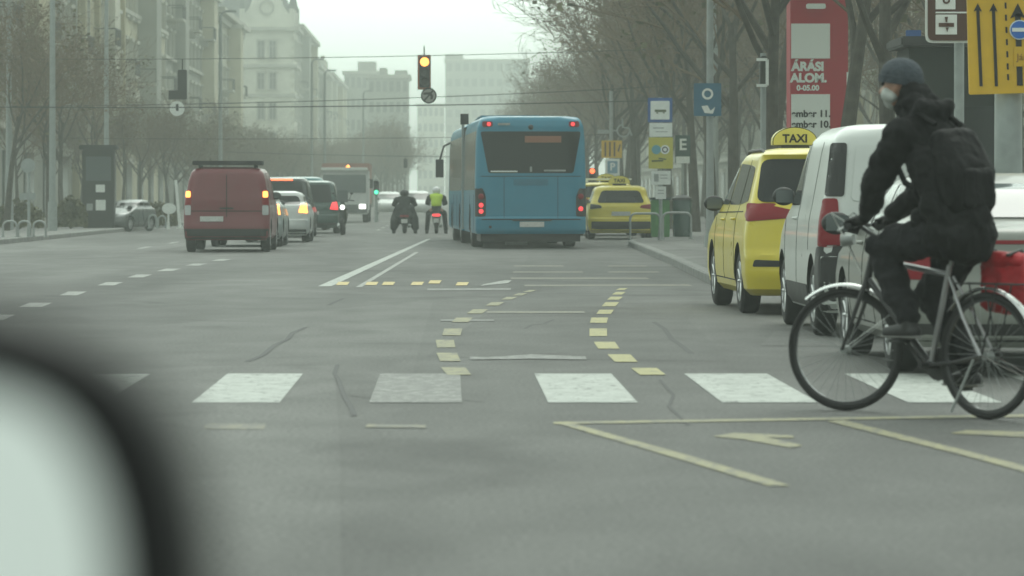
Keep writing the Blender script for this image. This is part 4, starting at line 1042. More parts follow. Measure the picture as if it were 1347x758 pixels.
M_beanie = mat('blue_grey_knit', (.065,.078,.092), .95, noise=.2, nscale=30, bump=.6, bscale=60)
M_mask = mat('white_face_mask', (.50,.53,.50), .7)
M_shoe = mat('dark_shoe', (.03,.03,.03), .6); M_sole = mat('shoe_sole', (.25,.25,.24), .6)
M_glove = mat('black_glove', (.014,.014,.014), .7)
M_redbag = mat('red_pannier_cloth', (.42,.012,.02), .6, noise=.15, nscale=8, bump=.5, bscale=12)

# bicycle: local +x is forward, +y its left side
U0 = Vector((-.62, .785)); RZ = math.atan2(.785, -.62)
bk = thing('bicycle', 'black city bicycle with silver mudguards turning across the zebra crossing', 'bicycle', (2.955, 20.0, 0), RZ)
M_frame = mat('bicycle_frame_black', (.02,.02,.022), .35, coat=.4); M_fsilver = mat('bicycle_frame_silver', (.42,.42,.43), .3, .7)
def bwheel(parent, c, steer, r=.35):
    e = part_empty('wheel', parent, c); e.rotation_euler = (0, 0, steer)
    mb = MB(); mb.lathe([(-.019,r-.022),(-.014,r-.006),(0,r),(.014,r-.006),(.019,r-.022),(.012,r-.036),(-.012,r-.036)], 'y', (0,0,0), M_tyre, 60, closed=True); mb.build('tyre', M_tyre, e, smooth=True)
    mb = MB(); mb.lathe([(-.012,r-.034),(.012,r-.034),(.010,r-.052),(-.010,r-.052)], 'y', (0,0,0), M_frame, 60, closed=True); mb.build('rim', M_frame, e, smooth=True)
    mb = MB(); mb.lathe([(-.03,.001),(-.03,.025),(-.012,.018),(.012,.018),(.03,.025),(.03,.001)], 'y', (0,0,0), M_steel, 18); mb.build('hub', M_steel, e, smooth=True)
    mb = MB()
    for k in range(32):
        a = 2*PI*k/32; b = a+(.35 if k % 4 < 2 else -.35); s_ = .026 if k % 2 else -.026
        mb.tube((math.cos(b)*.02, s_, math.sin(b)*.02), (math.cos(a)*(r-.045), 0, math.sin(a)*(r-.045)), .0013, .0013, M_steel, 4, False)
    mb.build('spokes', M_steel, e); return e
ST = R(24); uf = Vector((math.cos(ST), math.sin(ST), 0)); nf = Vector((-math.sin(ST), math.cos(ST), 0))
FH = Vector((1.075, .03, .35))
bwheel(bk, (0,0,.35), 0); bwheel(bk, FH, ST)
mb = MB(); BBk = Vector((.43,0,.285)); ht = Vector((.885,0,.90)); hb = Vector((.925,0,.76)); stt = Vector((.285,0,.84))
mb.tube(stt+Vector((.01,0,-.05)), ht+Vector((0,0,-.03)), .017, None, M_fsilver, 12)
mb.tube(BBk, hb, .020, None, M_frame, 12); mb.tube(BBk, stt, .017, None, M_fsilver, 12); mb.tube(ht, hb, .022, None, M_frame, 12)
for s_ in (-1, 1):
    mb.path([(BBk.x, s_*.03, BBk.z), (.2, s_*.05, .31), (0, s_*.06, .35)], .010, M_frame, 8)
    mb.path([(stt.x-.01, s_*.015, .78), (.14, s_*.05, .56), (0, s_*.06, .35)], .009, M_fsilver, 8)
mb.tube(BBk-Vector((0,.04,0)), BBk+Vector((0,.04,0)), .024, None, M_frame, 14); mb.build('frame', M_frame, bk, smooth=True)
mb = MB(); cr = hb+Vector((.01,0,-.03))
for s_ in (-1, 1): mb.path([ht+Vector((.0,0,.02)), cr+nf*s_*.02, cr+nf*s_*.055+uf*.02+Vector((0,0,-.08)), FH+nf*s_*.058], [.015,.017,.014,.009], M_frame, 8)
mb.build('fork', M_frame, bk, smooth=True)
def fender(c, a0, a1, r, steer):
    mb = MB(); q = Matrix.Rotation(steer, 3, 'Z'); vs = []; n = 26
    for k in range(n+1):
        a = a0+(a1-a0)*k/n
        for (dy, dr) in ((-.027,-.012),(-.018,.0),(0,.005),(.018,.0),(.027,-.012)):
            vs.append(Vector(c)+q@Vector((math.cos(a)*(r+dr), dy, math.sin(a)*(r+dr))))
    mb.add(vs, [(k*5+j, k*5+j+1, (k+1)*5+j+1, (k+1)*5+j) for k in range(n) for j in range(4)], M_chrome)
    for s_ in (-1, 1):
        a = a1-.1; mb.tube(Vector(c)+q@Vector((0, s_*.05, 0)), Vector(c)+q@Vector((math.cos(a)*r, s_*.026, math.sin(a)*r)), .0025, None, M_chrome, 5)
    return mb.build('mudguard', M_chrome, bk, smooth=True)
fender((0,0,.35), R(40), R(205), .375, 0); fender(FH, R(-20) if False else R(50), R(150), .375, ST)
mb = MB(); mb.path([(.275,0,.84),(.255,0,.93)], .014, M_steel, 10); mb.build('seat_post', M_steel, bk)
mb = MB(); mb.ball((.17,0,.955), .1, M_black, 12, (1.0,.95,.42)); mb.ball((.31,0,.955), .06, M_black, 12, (1.6,.5,.5)); mb.build('saddle', M_black, bk, smooth=True)
bc = Vector((.885,0,.93))+uf*.085+Vector((0,0,.13))
mb = MB(); mb.path([ht, Vector((.875,0,1.0)), bc], .014, M_frame, 8)
lg = bc+nf*.29-uf*.05; rg = bc-nf*.29-uf*.05
mb.path([lg, bc+nf*.16-uf*.01, bc+nf*.06+uf*.01, bc-nf*.06+uf*.01, bc-nf*.16-uf*.01, rg], .0125, M_frame, 10); mb.build('handlebar', M_frame, bk, smooth=True)
for g_, s_ in ((lg, 1), (rg, -1)):
    mb = MB(); mb.tube(g_, g_-nf*s_*.13+uf*.018, .018, .018, M_black, 12); mb.build('grip', M_black, bk)
    mb = MB(); mb.path([g_-nf*s_*.15+uf*.03, g_-nf*s_*.12+uf*.075-Vector((0,0,.01)), g_-nf*s_*.02+uf*.07-Vector((0,0,.03))], .007, M_steel, 7)
    mb.path([g_-nf*s_*.15+uf*.04, g_-nf*s_*.12+uf*.15+Vector((0,0,.07)), bc-nf*s_*(-.02)+uf*.12+Vector((0,0,.0)), cr+Vector((0,0,.05))+uf*.03], .0035, M_white if s_ > 0 else M_black, 5); mb.build('brake_lever', M_steel, bk)
mb = MB(); mb.tube(bc+uf*.03-Vector((0,0,.08)), bc+uf*.10-Vector((0,0,.09)), .03, .036, M_steel, 14); mb.build('headlight', M_steel, bk, smooth=True)
ca = R(52)
mb = MB(); mb.lathe([(-.056,.001),(-.056,.088),(-.052,.09),(-.050,.001)], 'y', BBk, M_black, 36); mb.build('chainring', M_black, bk)
mb = MB()
mb.tube(BBk+Vector((0,-.09,0)), BBk+Vector((0,.09,0)), .018, None, M_black, 10)
mb.build('bottom_bracket', M_black, bk)
pl = BBk+Vector((.17*math.cos(ca), .085, .17*math.sin(ca))); pr = BBk+Vector((-.17*math.cos(ca), -.085, -.17*math.sin(ca)))
for p_, s_ in ((pl, 1), (pr, -1)):
    mb = MB(); mb.tube(BBk+Vector((0, .075*s_, 0)), p_, .013, .010, M_black, 8); o = mb.build('crank', M_black, bk)
    mb = MB(); mb.box(p_+Vector((0, .055*s_, 0)), (.095, .085, .022), M_black); mb.build('pedal', M_black, o, bevel=.004)
mb = MB(); mb.path([(0,-.06,.40),(.2,-.058,.385),(.43,-.055,.375)], .004, M_black, 5); mb.path([(0,-.06,.31),(.43,-.055,.195)], .004, M_black, 5); mb.tube((0,-.075,.35),(0,-.05,.35),.04,.04,M_black,14); mb.build('chain', M_black, bk)
mb = MB()
for s_ in (-1, 1):
    mb.path([(.20,s_*.05,.745),(-.28,s_*.06,.745)], .005, M_black, 6); mb.path([(-.02,s_*.065,.36),(-.12,s_*.06,.74)], .005, M_black, 6); mb.path([(-.02,s_*.065,.36),(.08,s_*.06,.74)], .005, M_black, 6)
for x in (-.26,-.13,0,.12): mb.tube((x,-.06,.745),(x,.06,.745),.005,None,M_black,6)
mb.build('rear_rack', M_black, bk)
mb = MB(); mb.path([(.05,.06,.33),(.12,.10,.14),(.16,.12,.04)], .008, M_steel, 7); mb.build('kickstand', M_steel, bk)
mb = MB(); mb.ball((-.385,0,.58), .03, M_red, 10, (.5,1,1)); mb.build('rear_reflector', M_red, bk)
# red pannier
pn = thing('pannier_bag', 'red pannier bag hanging at the rear rack of the bicycle', 'bag', (2.955, 20.0, 0), RZ)
blob('bag_body', [[(-.10,-.21,z_,.085),(.15,-.21,z_,.085)] for z_ in (.66,.74,.80)], M_redbag, pn, .012, 4, folds=.035, fsize=.08)
blob('flap', [[(-.08,-.17,.87,.05),(.14,-.17,.87,.05)],[(-.08,-.25,.85,.045),(.14,-.25,.85,.045)]], M_redbag, pn, .011, 3, folds=.03, fsize=.07)
mb = MB()
for x in (-.06,.13): mb.path([(x,-.29,.60),(x,-.305,.76),(x,-.29,.87),(x,-.20,.925),(x,-.09,.90)], .010, M_black, 6)
mb.build('strap', M_black, pn)

# cyclist
cyc = thing('person', 'cyclist in black jacket and blue grey beanie riding across the zebra crossing', 'person', (2.955, 20.0, 0), RZ)
hd = Vector((.655, .015, 1.845)); ha = R(28); hf = Vector((math.cos(ha), math.sin(ha), 0)); hn = Vector((-math.sin(ha), math.cos(ha), 0))
def hp(f, l, z): return tuple(hd+hf*f+hn*l+Vector((0,0,z)))
LW = lg-nf*.065; RW = rg+nf*.065
lw_ = tuple(LW-uf*.07+Vector((0,0,.035))); rw_ = tuple(RW-uf*.07+Vector((0,0,.035)))
kneeL = (.665,.14,.935); ankL = (.47,.125,.525); kneeR = (.545,-.13,.665); ankR = (.255,-.125,.255)
blob('body', [[(.22,.0,1.04,.12),(.40,0,1.40,.13),(.53,.0,1.62,.07),(*hp(-.02,0,-.06),.058)],
    [(.47,.17,1.56,.05),(.61,.235,1.31,.030),(*lw_,.026)], [(.47,-.17,1.56,.05),(.71,-.285,1.30,.028),(*rw_,.026)],
    [(.22,.09,1.0,.085),(*kneeL,.055),(*ankL,.04)], [(.22,-.09,1.0,.085),(*kneeR,.055),(*ankR,.04)],
    [(*hp(.035,0,-.03),.070),(*hp(.03,0,-.065),.060)], [(*hp(.092,0,-.01),.012),(*hp(.112,0,-.032),.015)], [(*hp(.0,.078,-.03),.016),(*hp(-.01,.085,.0),.02)], [(*hp(.0,-.078,-.03),.016),(*hp(-.01,-.085,.0),.02)]],
    M_skin, cyc, .010, 3, balls=[(hp(0,0,.015), .098, (1.02,.86,1.12))])
for s_ in (-1, 1):
    mb = MB(); mb.ball(hp(.088, s_*.032, .012), .012, M_ink, 8); mb.build('eye', M_ink, cyc, smooth=True)
mb = MB(); mb.path([hp(.09,.036,.03), hp(.10,0,.034)], .004, M_ink, 5); mb.build('eyebrow', M_ink, cyc)
mb = MB(); b0 = hd+Vector((0,0,.028))-hf*.006
prof = [(0,.112),(.012,.117),(.04,.116),(.075,.104),(.105,.078),(.124,.045),(.130,.005)]
mb.lathe(prof, 'z', (0,0,0), M_beanie, 32); mb.lathe([(-.020,.112),(-.020,.120),(.022,.124),(.024,.115)], 'z', (0,0,0), M_beanie, 32)
mb.v = [b0+(Euler((0,R(-8),ha)).to_matrix()@Vector((v.x*1.06, v.y*.93, v.z))) for v in mb.v]; mb.build('beanie', M_beanie, cyc, smooth=True)
blob('face_mask', [[(*hp(.052,0,-.040),.056),(*hp(.046,0,-.082),.050)], [(*hp(.055,.04,-.05),.045),(*hp(.03,.055,-.06),.035)], [(*hp(.055,-.04,-.05),.045),(*hp(.03,-.055,-.06),.035)]], M_mask, cyc, .008, 3)
# jacket: torso, collar/hood, sleeves ending at the wrists, hem below the seat
blob('jacket', [[(.17,.0,1.06,.165),(.25,.0,1.22,.165),(.37,0,1.42,.175),(.46,0,1.56,.125)],
    [(.20,.10,1.03,.115),(.34,.13,1.40,.115)], [(.20,-.10,1.03,.115),(.34,-.13,1.40,.115)],
    [(.47,.15,1.585,.085),(.47,-.15,1.585,.085)], [(.52,.04,1.66,.085),(.51,-.04,1.66,.085)],
    [(.42,.07,1.70,.07),(.41,-.07,1.70,.07)],[(.50,.06,1.735,.06),(.50,-.06,1.735,.06)],[(.50,0,1.66,.10),(.565,0,1.765,.095)],[(.56,.03,1.80,.07),(.56,-.03,1.80,.07)],[(.62,.03,1.715,.05),(.62,-.03,1.715,.05)],
    [(.47,.195,1.56,.100),(.55,.225,1.43,.088),(.62,.245,1.30,.080),(lw_[0]-.02,lw_[1]+.0,lw_[2]+.03,.056)],
    [(.47,-.195,1.56,.100),(.60,-.25,1.42,.088),(.72,-.29,1.29,.080),(rw_[0]-.02,rw_[1]-.0,rw_[2]+.03,.058)],
    [(.13,.07,1.01,.11),(.13,-.07,1.01,.11)], [(.27,.09,.99,.115),(.27,-.09,.99,.115)],[(.15,.05,.97,.12),(.15,-.05,.97,.12)],[(.36,.10,1.08,.10),(.36,-.10,1.08,.10)]], M_coat, cyc, .012, 3, folds=.06, fsize=.085)
blob('trousers', [[(.20,.0,1.02,.14),(.22,.08,1.0,.12),(.44,.12,.985,.108),(kneeL[0],kneeL[1],kneeL[2],.092),(.575,.135,.73,.088),(ankL[0],ankL[1],ankL[2]+.04,.070)],
    [(.20,.0,1.02,.14),(.22,-.08,1.0,.12),(.38,-.11,.84,.108),(*kneeR,.092),(.40,-.13,.46,.084),(ankR[0],ankR[1],ankR[2]+.04,.068)]], M_trous, cyc, .012, 3, folds=.065, fsize=.08)
for (ax, p_, s_) in ((ankL, pl, 1), (ankR, pr, -1)):
    y_ = p_.y+.05*s_; heel = (ax[0]-.045, y_, p_.z+.055); toe = (p_.x+.10, y_, p_.z+.045)
    o = blob('shoe', [[(ax[0],y_,ax[2]+.005,.046),(ax[0],y_,p_.z+.08,.045)], [(*heel,.038),(p_.x,y_,p_.z+.055,.042),(*toe,.033)]], M_shoe, cyc, .009, 2)
    mb = MB(); mb.path([(heel[0]-.03,y_,p_.z+.028),(p_.x,y_,p_.z+.022),(toe[0]+.03,y_,p_.z+.022)], [.030,.036,.026], M_sole, 8)
    mb.v = [Vector((v.x, v.y, p_.z+.022+(v.z-p_.z-.022)*.35)) for v in mb.v]; mb.build('sole', M_sole, o, smooth=True)
for (Wc, ws, s_) in ((LW, lw_, 1), (RW, rw_, -1)):
    caps = [[(*ws,.033),(*(Wc-uf*.012+Vector((0,0,.022))),.032)]]
    for k in range(4):
        q = Wc+nf*s_*(.033-.022*k); ln = (.95,1.05,1.0,.85)[k]
        caps.append([(*(q-uf*.012+Vector((0,0,.034))),.0115),(*(q+uf*.026*ln+Vector((0,0,.026))),.0105),(*(q+uf*.034*ln+Vector((0,0,-.004))),.0098),(*(q+uf*.012+Vector((0,0,-.026))),.0090)])
    q = Wc-nf*s_*.045; caps.append([(*(q-uf*.035+Vector((0,0,.016))),.014),(*(q-uf*.028+Vector((0,0,-.012))),.012),(*(q+uf*.0+Vector((0,0,-.026))),.0105)])
    blob('glove', caps, M_glove, cyc, .0055, 2)
# backpack on his back
bp = thing('backpack', 'black backpack worn on the back of the cyclist', 'backpack', (2.955, 20.0, 0), RZ)
blob('pack_body', [[(.16,l_,1.20,.095),(.19,l_,1.36,.115),(.26,l_,1.53,.075)] for l_ in (-.09,-.045,0,.045,.09)], M_pack, bp, .012, 5, folds=.03, fsize=.12)
blob('front_pocket', [[(.07,l_,1.19,.045),(.085,l_,1.34,.045)] for l_ in (-.075,-.035,0,.035,.075)], M_pack, bp, .010, 4, folds=.02, fsize=.08)
mb = MB()
for s_ in (-1, 1): mb.path([(.30,s_*.10,1.62),(.42,s_*.115,1.685),(.56,s_*.125,1.60),(.575,s_*.15,1.45),(.45,s_*.185,1.30),(.25,s_*.16,1.20)], .018, M_pack, 8)
mb.build('shoulder_strap', M_pack, bp, smooth=True)
mb = MB(); mb.path([(.24,.11,1.30),(.17,.155,1.28),(.15,.14,1.20)], .005, M_steel, 5); mb.build('zip_pull', M_steel, bp)

# motorcyclists waiting ahead
M_vest = mat('neon_yellow_vest', (.50,.72,.03), .6, emit=(.5,.8,.05), estr=0.0); M_helm = mat('white_helmet', (.65,.66,.66), .25, coat=.4)
M_dcoat = mat('dark_riding_coat', (.02,.024,.022), .8, noise=.2, bump=.5, bscale=10)
def scooter(loc, rz, label, col, lit=False, front=False, group=None):
    t = thing('motor_scooter', label, 'scooter', loc, rz, group)
    for y in (0, 1.3):
        e = part_empty('wheel', t, (0, y, .26)); mb = MB(); mb.lathe([(-.06,.17),(-.055,.22),(-.03,.255),(0,.26),(.03,.255),(.055,.22),(.06,.17)], 'x', (0,0,0), M_tyre, 24, closed=True); mb.build('tyre', M_tyre, e, smooth=True)
        mb = MB(); mb.lathe([(-.05,.001),(-.05,.17),(.05,.17),(.05,.001)], 'x', (0,0,0), M_steel, 18); mb.build('rim', M_steel, e)
    blob('bodywork', [[(0,-.15,.66,.10),(0,.25,.62,.15),(0,.55,.42,.12)], [(0,.55,.32,.10),(0,.95,.34,.10)], [(0,1.05,.45,.14),(0,1.08,.85,.12),(0,1.12,1.0,.07)]], col, t, .02, 3)
    mb = MB(); mb.box((0,.18,.80), (.28,.72,.10), M_black); mb.build('seat', M_black, t, bevel=.03)
    mb = MB(); mb.path([(-.36,.88,1.06),(-.15,1.0,1.08),(.15,1.0,1.08),(.36,.88,1.06)], .017, M_black, 8)
    for s_ in (-1, 1): mb.path([(s_*.2,.98,1.08),(s_*.27,1.0,1.26)], .008, M_black, 6); mb.ball((s_*.28,1.0,1.29), .05, M_black, 8, (1,.3,.7))
    mb.build('handlebar', M_black, t, smooth=True)
    mb = MB(); mb.box((0,-.26,.66), (.26,.06,.09), M_redlit if lit else M_red); mb.build('taillight', M_red, t, bevel=.015)
    mb = MB(); mb.box((0,-.30,.47), (.18,.015,.15), M_plate); mb.build('number_plate', M_plate, t)
    mb = MB(); mb.ball((0,1.2,.86), .075, M_whitelit if front else M_clear, 10, (1,.5,1)); mb.build('headlight', M_clear, t, smooth=True)
    mb = MB(); mb.path([(.12,.5,.25),(.15,.1,.28),(.16,-.2,.33)], .045, M_steel, 8)
    mb.build('exhaust', M_black, t)
    if front: mb = MB(); mb.box((0,1.12,1.2),(.34,.02,.36), M_glass_l); mb.build('windscreen', M_glass_l, t)
    return t
def rider(loc, rz, label, coat, helm, vest=None, skirt=False):
    t = thing('person', label, 'person', loc, rz)
    blob('body', [[(0,.15,.92,.12),(0,.2,1.30,.12),(0,.24,1.42,.05),(0,.25,1.52,.06)],[(.17,.2,1.32,.05),(.28,.38,1.12,.045),(.25,.80,1.06,.035)],[(-.17,.2,1.32,.05),(-.28,.38,1.12,.045),(-.25,.80,1.06,.035)],
        [(.09,.15,.9,.08),(.26,.5,.75,.06),(.30,.38,.10,.045)],[(-.09,.15,.9,.08),(-.26,.5,.75,.06),(-.30,.38,.10,.045)]], M_skin, t, .02, 2, balls=[((0,.25,1.54),.10,(.9,1,1.1))])
    jk = [[(0,.12,.94,.16),(0,.17,1.28,.17),(0,.2,1.36,.12)],[(.12,.18,1.34,.10),(-.12,.18,1.34,.10)],[(.21,.2,1.32,.10),(.29,.36,1.12,.085),(.24,.74,1.06,.05)],[(-.21,.2,1.32,.10),(-.29,.36,1.12,.085),(-.24,.74,1.06,.05)]]
    if skirt: jk += [[(.12,.1,.98,.17),(.24,.2,.55,.17),(.31,.3,.24,.11)],[(-.12,.1,.98,.17),(-.24,.2,.55,.17),(-.31,.3,.24,.11)],[(0,.1,.9,.17),(.0,-.02,.50,.17)],[(.1,.02,.7,.16),(-.1,.02,.7,.16)]]
    blob('jacket', jk, coat, t, .02, 3)
    blob('trousers', [[(0,.15,.9,.13),(.26,.5,.75,.09),(.31,.38,.16,.07)],[(0,.15,.9,.13),(-.26,.5,.75,.09),(-.31,.38,.16,.07)]], M_trous, t, .02, 2)
    for s_ in (-1, 1): blob('boot', [[(s_*.31,.36,.10,.06),(s_*.31,.36,.05,.05),(s_*.33,.54,.045,.045)]], M_black, t, .014, 2)
    mb = MB(); mb.ball((0,.25,1.55), .145, helm, 14, (.92,1.05,1.0)); mb.box((0,.385,1.53),(.2,.05,.09), M_glass); mb.build('helmet', helm, t, smooth=True)
    if vest: blob('hi_vis_vest', [[(0,.12,1.08,.175),(0,.17,1.28,.18),(0,.2,1.36,.13)],[(.13,.18,1.33,.115),(-.13,.18,1.33,.115)]], vest, t, .02, 3)
    return t
x1 = (532-VX)/S(117.5); x2 = (574-VX)/S(117)
scooter((x1,117.5,0), 0, 'dark scooter under the rider with the long dark coat', P_dark)
rider((x1,117.5,-.02), 0, 'motorcyclist in a long dark coat and dark helmet waiting left of the bus', M_dcoat, M_black, skirt=True)
scooter((x2,117,0), 0, 'scooter with glowing red tail lamp close to the bus', P_grey, lit=True)
rider((x2,117,-.02), 0, 'motorcyclist with neon yellow vest and white helmet beside the bus', M_dcoat, M_helm, vest=M_vest)
for o_ in [q for q in C.objects if q.parent is None and (q.get('label') or '').startswith(('dark scooter under','motorcyclist in a long'))]: o_.scale = (1.12,.9,.85)
for o_ in [q for q in C.objects if q.parent is None and (q.get('label') or '').startswith(('scooter with glowing','motorcyclist with neon'))]: o_.scale = (.98,.9,.90)
x3 = (450-VX)/S(112)
scooter((x3,113.5,0), PI, 'motorcycle with lit headlamp facing us beside the dark green car', P_dark, front=True)

# ================================================================== STREET FURNITURE
class Sign:
    """things on a post: px() turns photo pixels into metres in the plane of the sign"""
    def __init__(s, name, label, cat, px, D, z0=.13, group=None):
        s.D = D; s.z0 = z0; s.p = px; s.t = thing(name, label, cat, ((px-VX)*D/F, D, z0), 0, group)
    def xz(s, x, y): return ((x-s.p)*s.D/F, EYE-(y-VY)*s.D/F-s.z0)
    def pole(s, r, top_y=None, top=None, m=None, y=0, x=0, n=14, r1=None):
        zt = top if top is not None else s.xz(s.p, top_y)[1]
        mb = MB(); mb.tube((x,y,0),(x,y,zt), r, r1 or r, m or M_poleg, n); mb.tube((x,y,0),(x,y,.25), r*1.5, r*1.3, m or M_poleg, n); return mb.build('post', m or M_poleg, s.t, smooth=True)
    def panel(s, x0, x1, y0, y1, m, name='sign_panel', y=-.06, th=.02, r=.02, par=None):
        a, z1 = s.xz(x0, y0); b, z0 = s.xz(x1, y1)
        mb = MB(); mb.prism(rpoly([(a,z0),(b,z0),(b,z1),(a,z1)], r, 3), lambda u, v, t: Vector((u, y+t, v)), -th/2, th/2, m)
        return mb.build(name, m, par or s.t)
    def shape(s, pts, m, name='marking', y=-.075, th=.006, par=None):
        mb = MB()
        for poly in pts:
            q = [s.xz(*p) for p in poly]; mb.prism(q, lambda u, v, t: Vector((u, y+t, v)), -th/2, th/2, m)
        return mb.build(name, m, par or s.t)
    def disc(s, cx, cy_, r, m, name='sign_disc', y=-.06, th=.02, par=None, r0=0):
        x, z = s.xz(cx, cy_); rr = r*s.D/F; mb = MB()
        mb.lathe([(-th/2, max(1e-3, r0*s.D/F)), (-th/2, rr), (th/2, rr), (th/2, max(1e-3, r0*s.D/F))], 'y', (x, y, z), m, 32, closed=True)
        return mb.build(name, m, par or s.t)
    def txt(s, body, cx, cy_, hpx, m, y=-.075, par=None, sx=1.0, align='CENTER', bold=0):
        x, z = s.xz(cx, cy_); return text('lettering', body, hpx*s.D/F/.72, m, par or s.t, (x, y, z), align=align, sx=sx, bold=bold, ext=.002)
# bus stop post
s = Sign('bus_stop_sign', 'bus stop post with stacked white, blue and yellow panels by the kerb', 'bus stop sign', 869, 90)
s.pole(.045, 128); s.panel(852,884,129,161,M_blue,'stop_panel',-.07); s.panel(855.5,880.5,133,157.5,M_white,'stop_face',-.085)
s.shape([[(861,144.5),(876,144.5),(876,147.5),(861,147.5)],[(863,148),(865.5,148),(865.5,149.5),(863,149.5)],[(871.5,148),(874,148),(874,149.5),(871.5,149.5)]], mat('olive_ink',(.07,.09,.03),.6), 'bus_symbol', -.10)
s.panel(854,884,162,180,M_white,'name_panel',-.07); s.shape([[(859,168),(873,168),(873,169.2),(859,169.2)],[(862,173),(878,173),(878,174),(862,174)]], M_steel, 'faint_line', -.085)
s.panel(853,885,181,222,M_yellow2:=mat('pale_yellow_sign',(.50,.46,.07),.5),'yellow_panel',-.07)
s.disc(863,197,6,mat('pale_blue_ink',(.10,.32,.40),.5),'blue_roundel',-.085); s.disc(874.5,197,6,M_white,'white_roundel',-.085); s.disc(874.5,197,4,M_ink,'ring_mark',-.096,.004,r0=2.5)
s.shape([[(857,211),(872,210.5),(872,212.5),(857,213)],[(866,207.5),(876,209),(876,210.5),(866,209.5)]], mat('olive_ink',(.07,.09,.03),.6), 'ink_mark', -.085)
s.panel(856.5,882,225,243,M_white,'timetable_panel',-.07); s.shape([[(860,229),(866,229),(866,239),(860,239)],[(868,230),(878,230),(878,231),(868,231)],[(868,234),(878,234),(878,235),(868,235)]], M_steel, 'faint_line', -.085)
s.panel(862,876,245.5,262,M_white,'small_timetable',-.07); s.shape([[(865,250),(873,250),(873,251),(865,251)],[(865,254),(873,254),(873,255),(865,255)]], M_steel, 'faint_line', -.085)
# green box and the dark bin
s = Sign('green_cabinet', 'bright green cabinet behind the bus stop post', 'cabinet', 868, 96); a, z = s.xz(857,263); b, _ = s.xz(881,263)
mb = MB(); mb.box(((a+b)/2,.2,z/2),(b-a,.4,z), mat('green_cabinet_paint',(.05,.21,.05),.5)); mb.build('cabinet_body', None, s.t, bevel=.02); mb = MB(); mb.box(((a+b)/2,-.012,z*.55),(.28,.02,z*.5), mat('green_door_paint',(.07,.25,.06),.5)); mb.build('door', None, s.t); mb = MB(); mb.box(((a+b)/2,.2,z+.03),(b-a+.06,.46,.06), P_green); mb.build('lid', P_green, s.t)
s = Sign('waste_bin', 'dark green waste bin right of the green cabinet', 'bin', 897, 97); mb = MB(); mb.lathe([(0,.001),(0,.24),(.95,.27),(.98,.25),(.98,.001)],'z',(0,0,0),P_green,20); mb.build('bin_body', P_green, s.t, smooth=True); mb = MB(); mb.lathe([(.98,.28),(1.03,.26),(1.10,.12),(1.11,.001)],'z',(0,0,0),M_black,20); mb.build('lid', M_black, s.t, smooth=True)
# barrier hoops
def hoop(label, x0, x1, py_top, D, group, m=None, mid=False):
    s = Sign('barrier_hoop', label, 'barrier', (x0+x1)/2, D, group=group); a = s.xz(x0,0)[0]; b = s.xz(x1,0)[0]; z = s.xz(x0,py_top)[1]; r = .14
    mb = MB(); pts = [(a,0,0),(a,0,z-r)]+[(a+r-r*math.cos(k*PI/10),0,z-r+r*math.sin(k*PI/10)) for k in range(1,6)]+[(b-r+r*math.sin(k*PI/10),0,z-r+r*math.cos(k*PI/10)) for k in range(0,5)]+[(b,0,z-r),(b,0,0)]
    mb.path(pts, .028, m or M_steel, 8); mb.build('hoop', m or M_steel, s.t, smooth=True)
    mb = MB(); 
    for q in (a, b): mb.tube((q,0,0),(q,0,.02),.07,.07,M_steel,12)
    mb.build('foot_plates' if False else 'foot_plate', M_steel, s.t)
hoop('grey tubular barrier hoop in front of the green cabinet, nearest the kerb', 829, 868, 281, 89.5, 'barrier hoops at the bus stop')
hoop('grey tubular barrier hoop right of the bus stop post', 872, 909, 280, 91.5, 'barrier hoops at the bus stop')
# letter sign behind
s = Sign('letter_sign', 'dark sign with a pale letter right of the bus stop post', 'sign', 898, 104); s.pole(.04, 178); s.panel(888,908,178,215,P_green,'sign_panel',-.06); s.txt('E', 898,191,15,M_white,-.075,bold=.01); s.panel(889,907,206,215,M_white,'small_panel',-.078)
# blue sign with ring on a tall grey lamp post
s = Sign('street_lamp', 'tall grey lamp post carrying a square blue sign with a white ring', 'street lamp', 934, 78); s.pole(.085, top=9.0, r1=.06)
mb = MB(); mb.path([(0,0,8.9),(-.3,0,9.2),(-1.6,0,9.35)], .045, M_poleg, 8); mb.box((-1.9,0,9.33),(.7,.24,.12),M_poleg); mb.build('lamp_arm', M_poleg, s.t)
p_ = s.panel(912,948,110,153,M_teal,'blue_sign_panel',-.16); s.disc(930,124,7.5,M_white,'white_ring',-.175,.006,r0=4.5); s.shape([[(922,140),(930,139),(934,146),(940,141),(937,150),(926,149)]], M_white, 'white_mark', -.175)
# red and white poster pillar
M_pred = mat('poster_red', (.42,.012,.03), .5); M_pwhite = mat('poster_white', (.80,.84,.78), .5)
s = Sign('poster_pillar', 'tall red and white poster pillar behind the right hand trees', 'poster pillar', 1078, 68.5); 
a, _ = s.xz(1040,0); b, _ = s.xz(1116,0)
mb = MB(); mb.box(((a+b)/2,.45,2.46),(b-a,.8,4.9), M_pred); mb.build('pillar_body', M_pred, s.t, bevel=.01)
mb = MB(); mb.box(((a+b)/2,.45,5.1),(b-a+.16,.96,.36), M_ink); mb.build('cap', M_ink, s.t, bevel=.03)
s.panel(1041,1092,31,77,M_pwhite,'poster_field',.035,.02,.001); s.panel(1041,1092,124,200,M_pwhite,'poster_field',.035,.02,.001)
s.txt('ÁRÁSI',1063,88,11.5,M_pwhite,.04,bold=.012); s.txt('ALOM.',1064,103,11.5,M_pwhite,.04,bold=.012); s.txt('0-05.00',1063,116,7,M_pwhite,.04,bold=.006)
s.txt('ember 11.',1067,150,9,M_ink,.02,bold=.006); s.txt('ember 10.',1067,164,9,M_ink,.02,bold=.006)
s.panel(1060,1086,5,12,M_pwhite,'cap_badge',-.04,.02,.04)
s.panel(1114,1119,95,240,M_pwhite,'white_edge',.03,.03,.001)
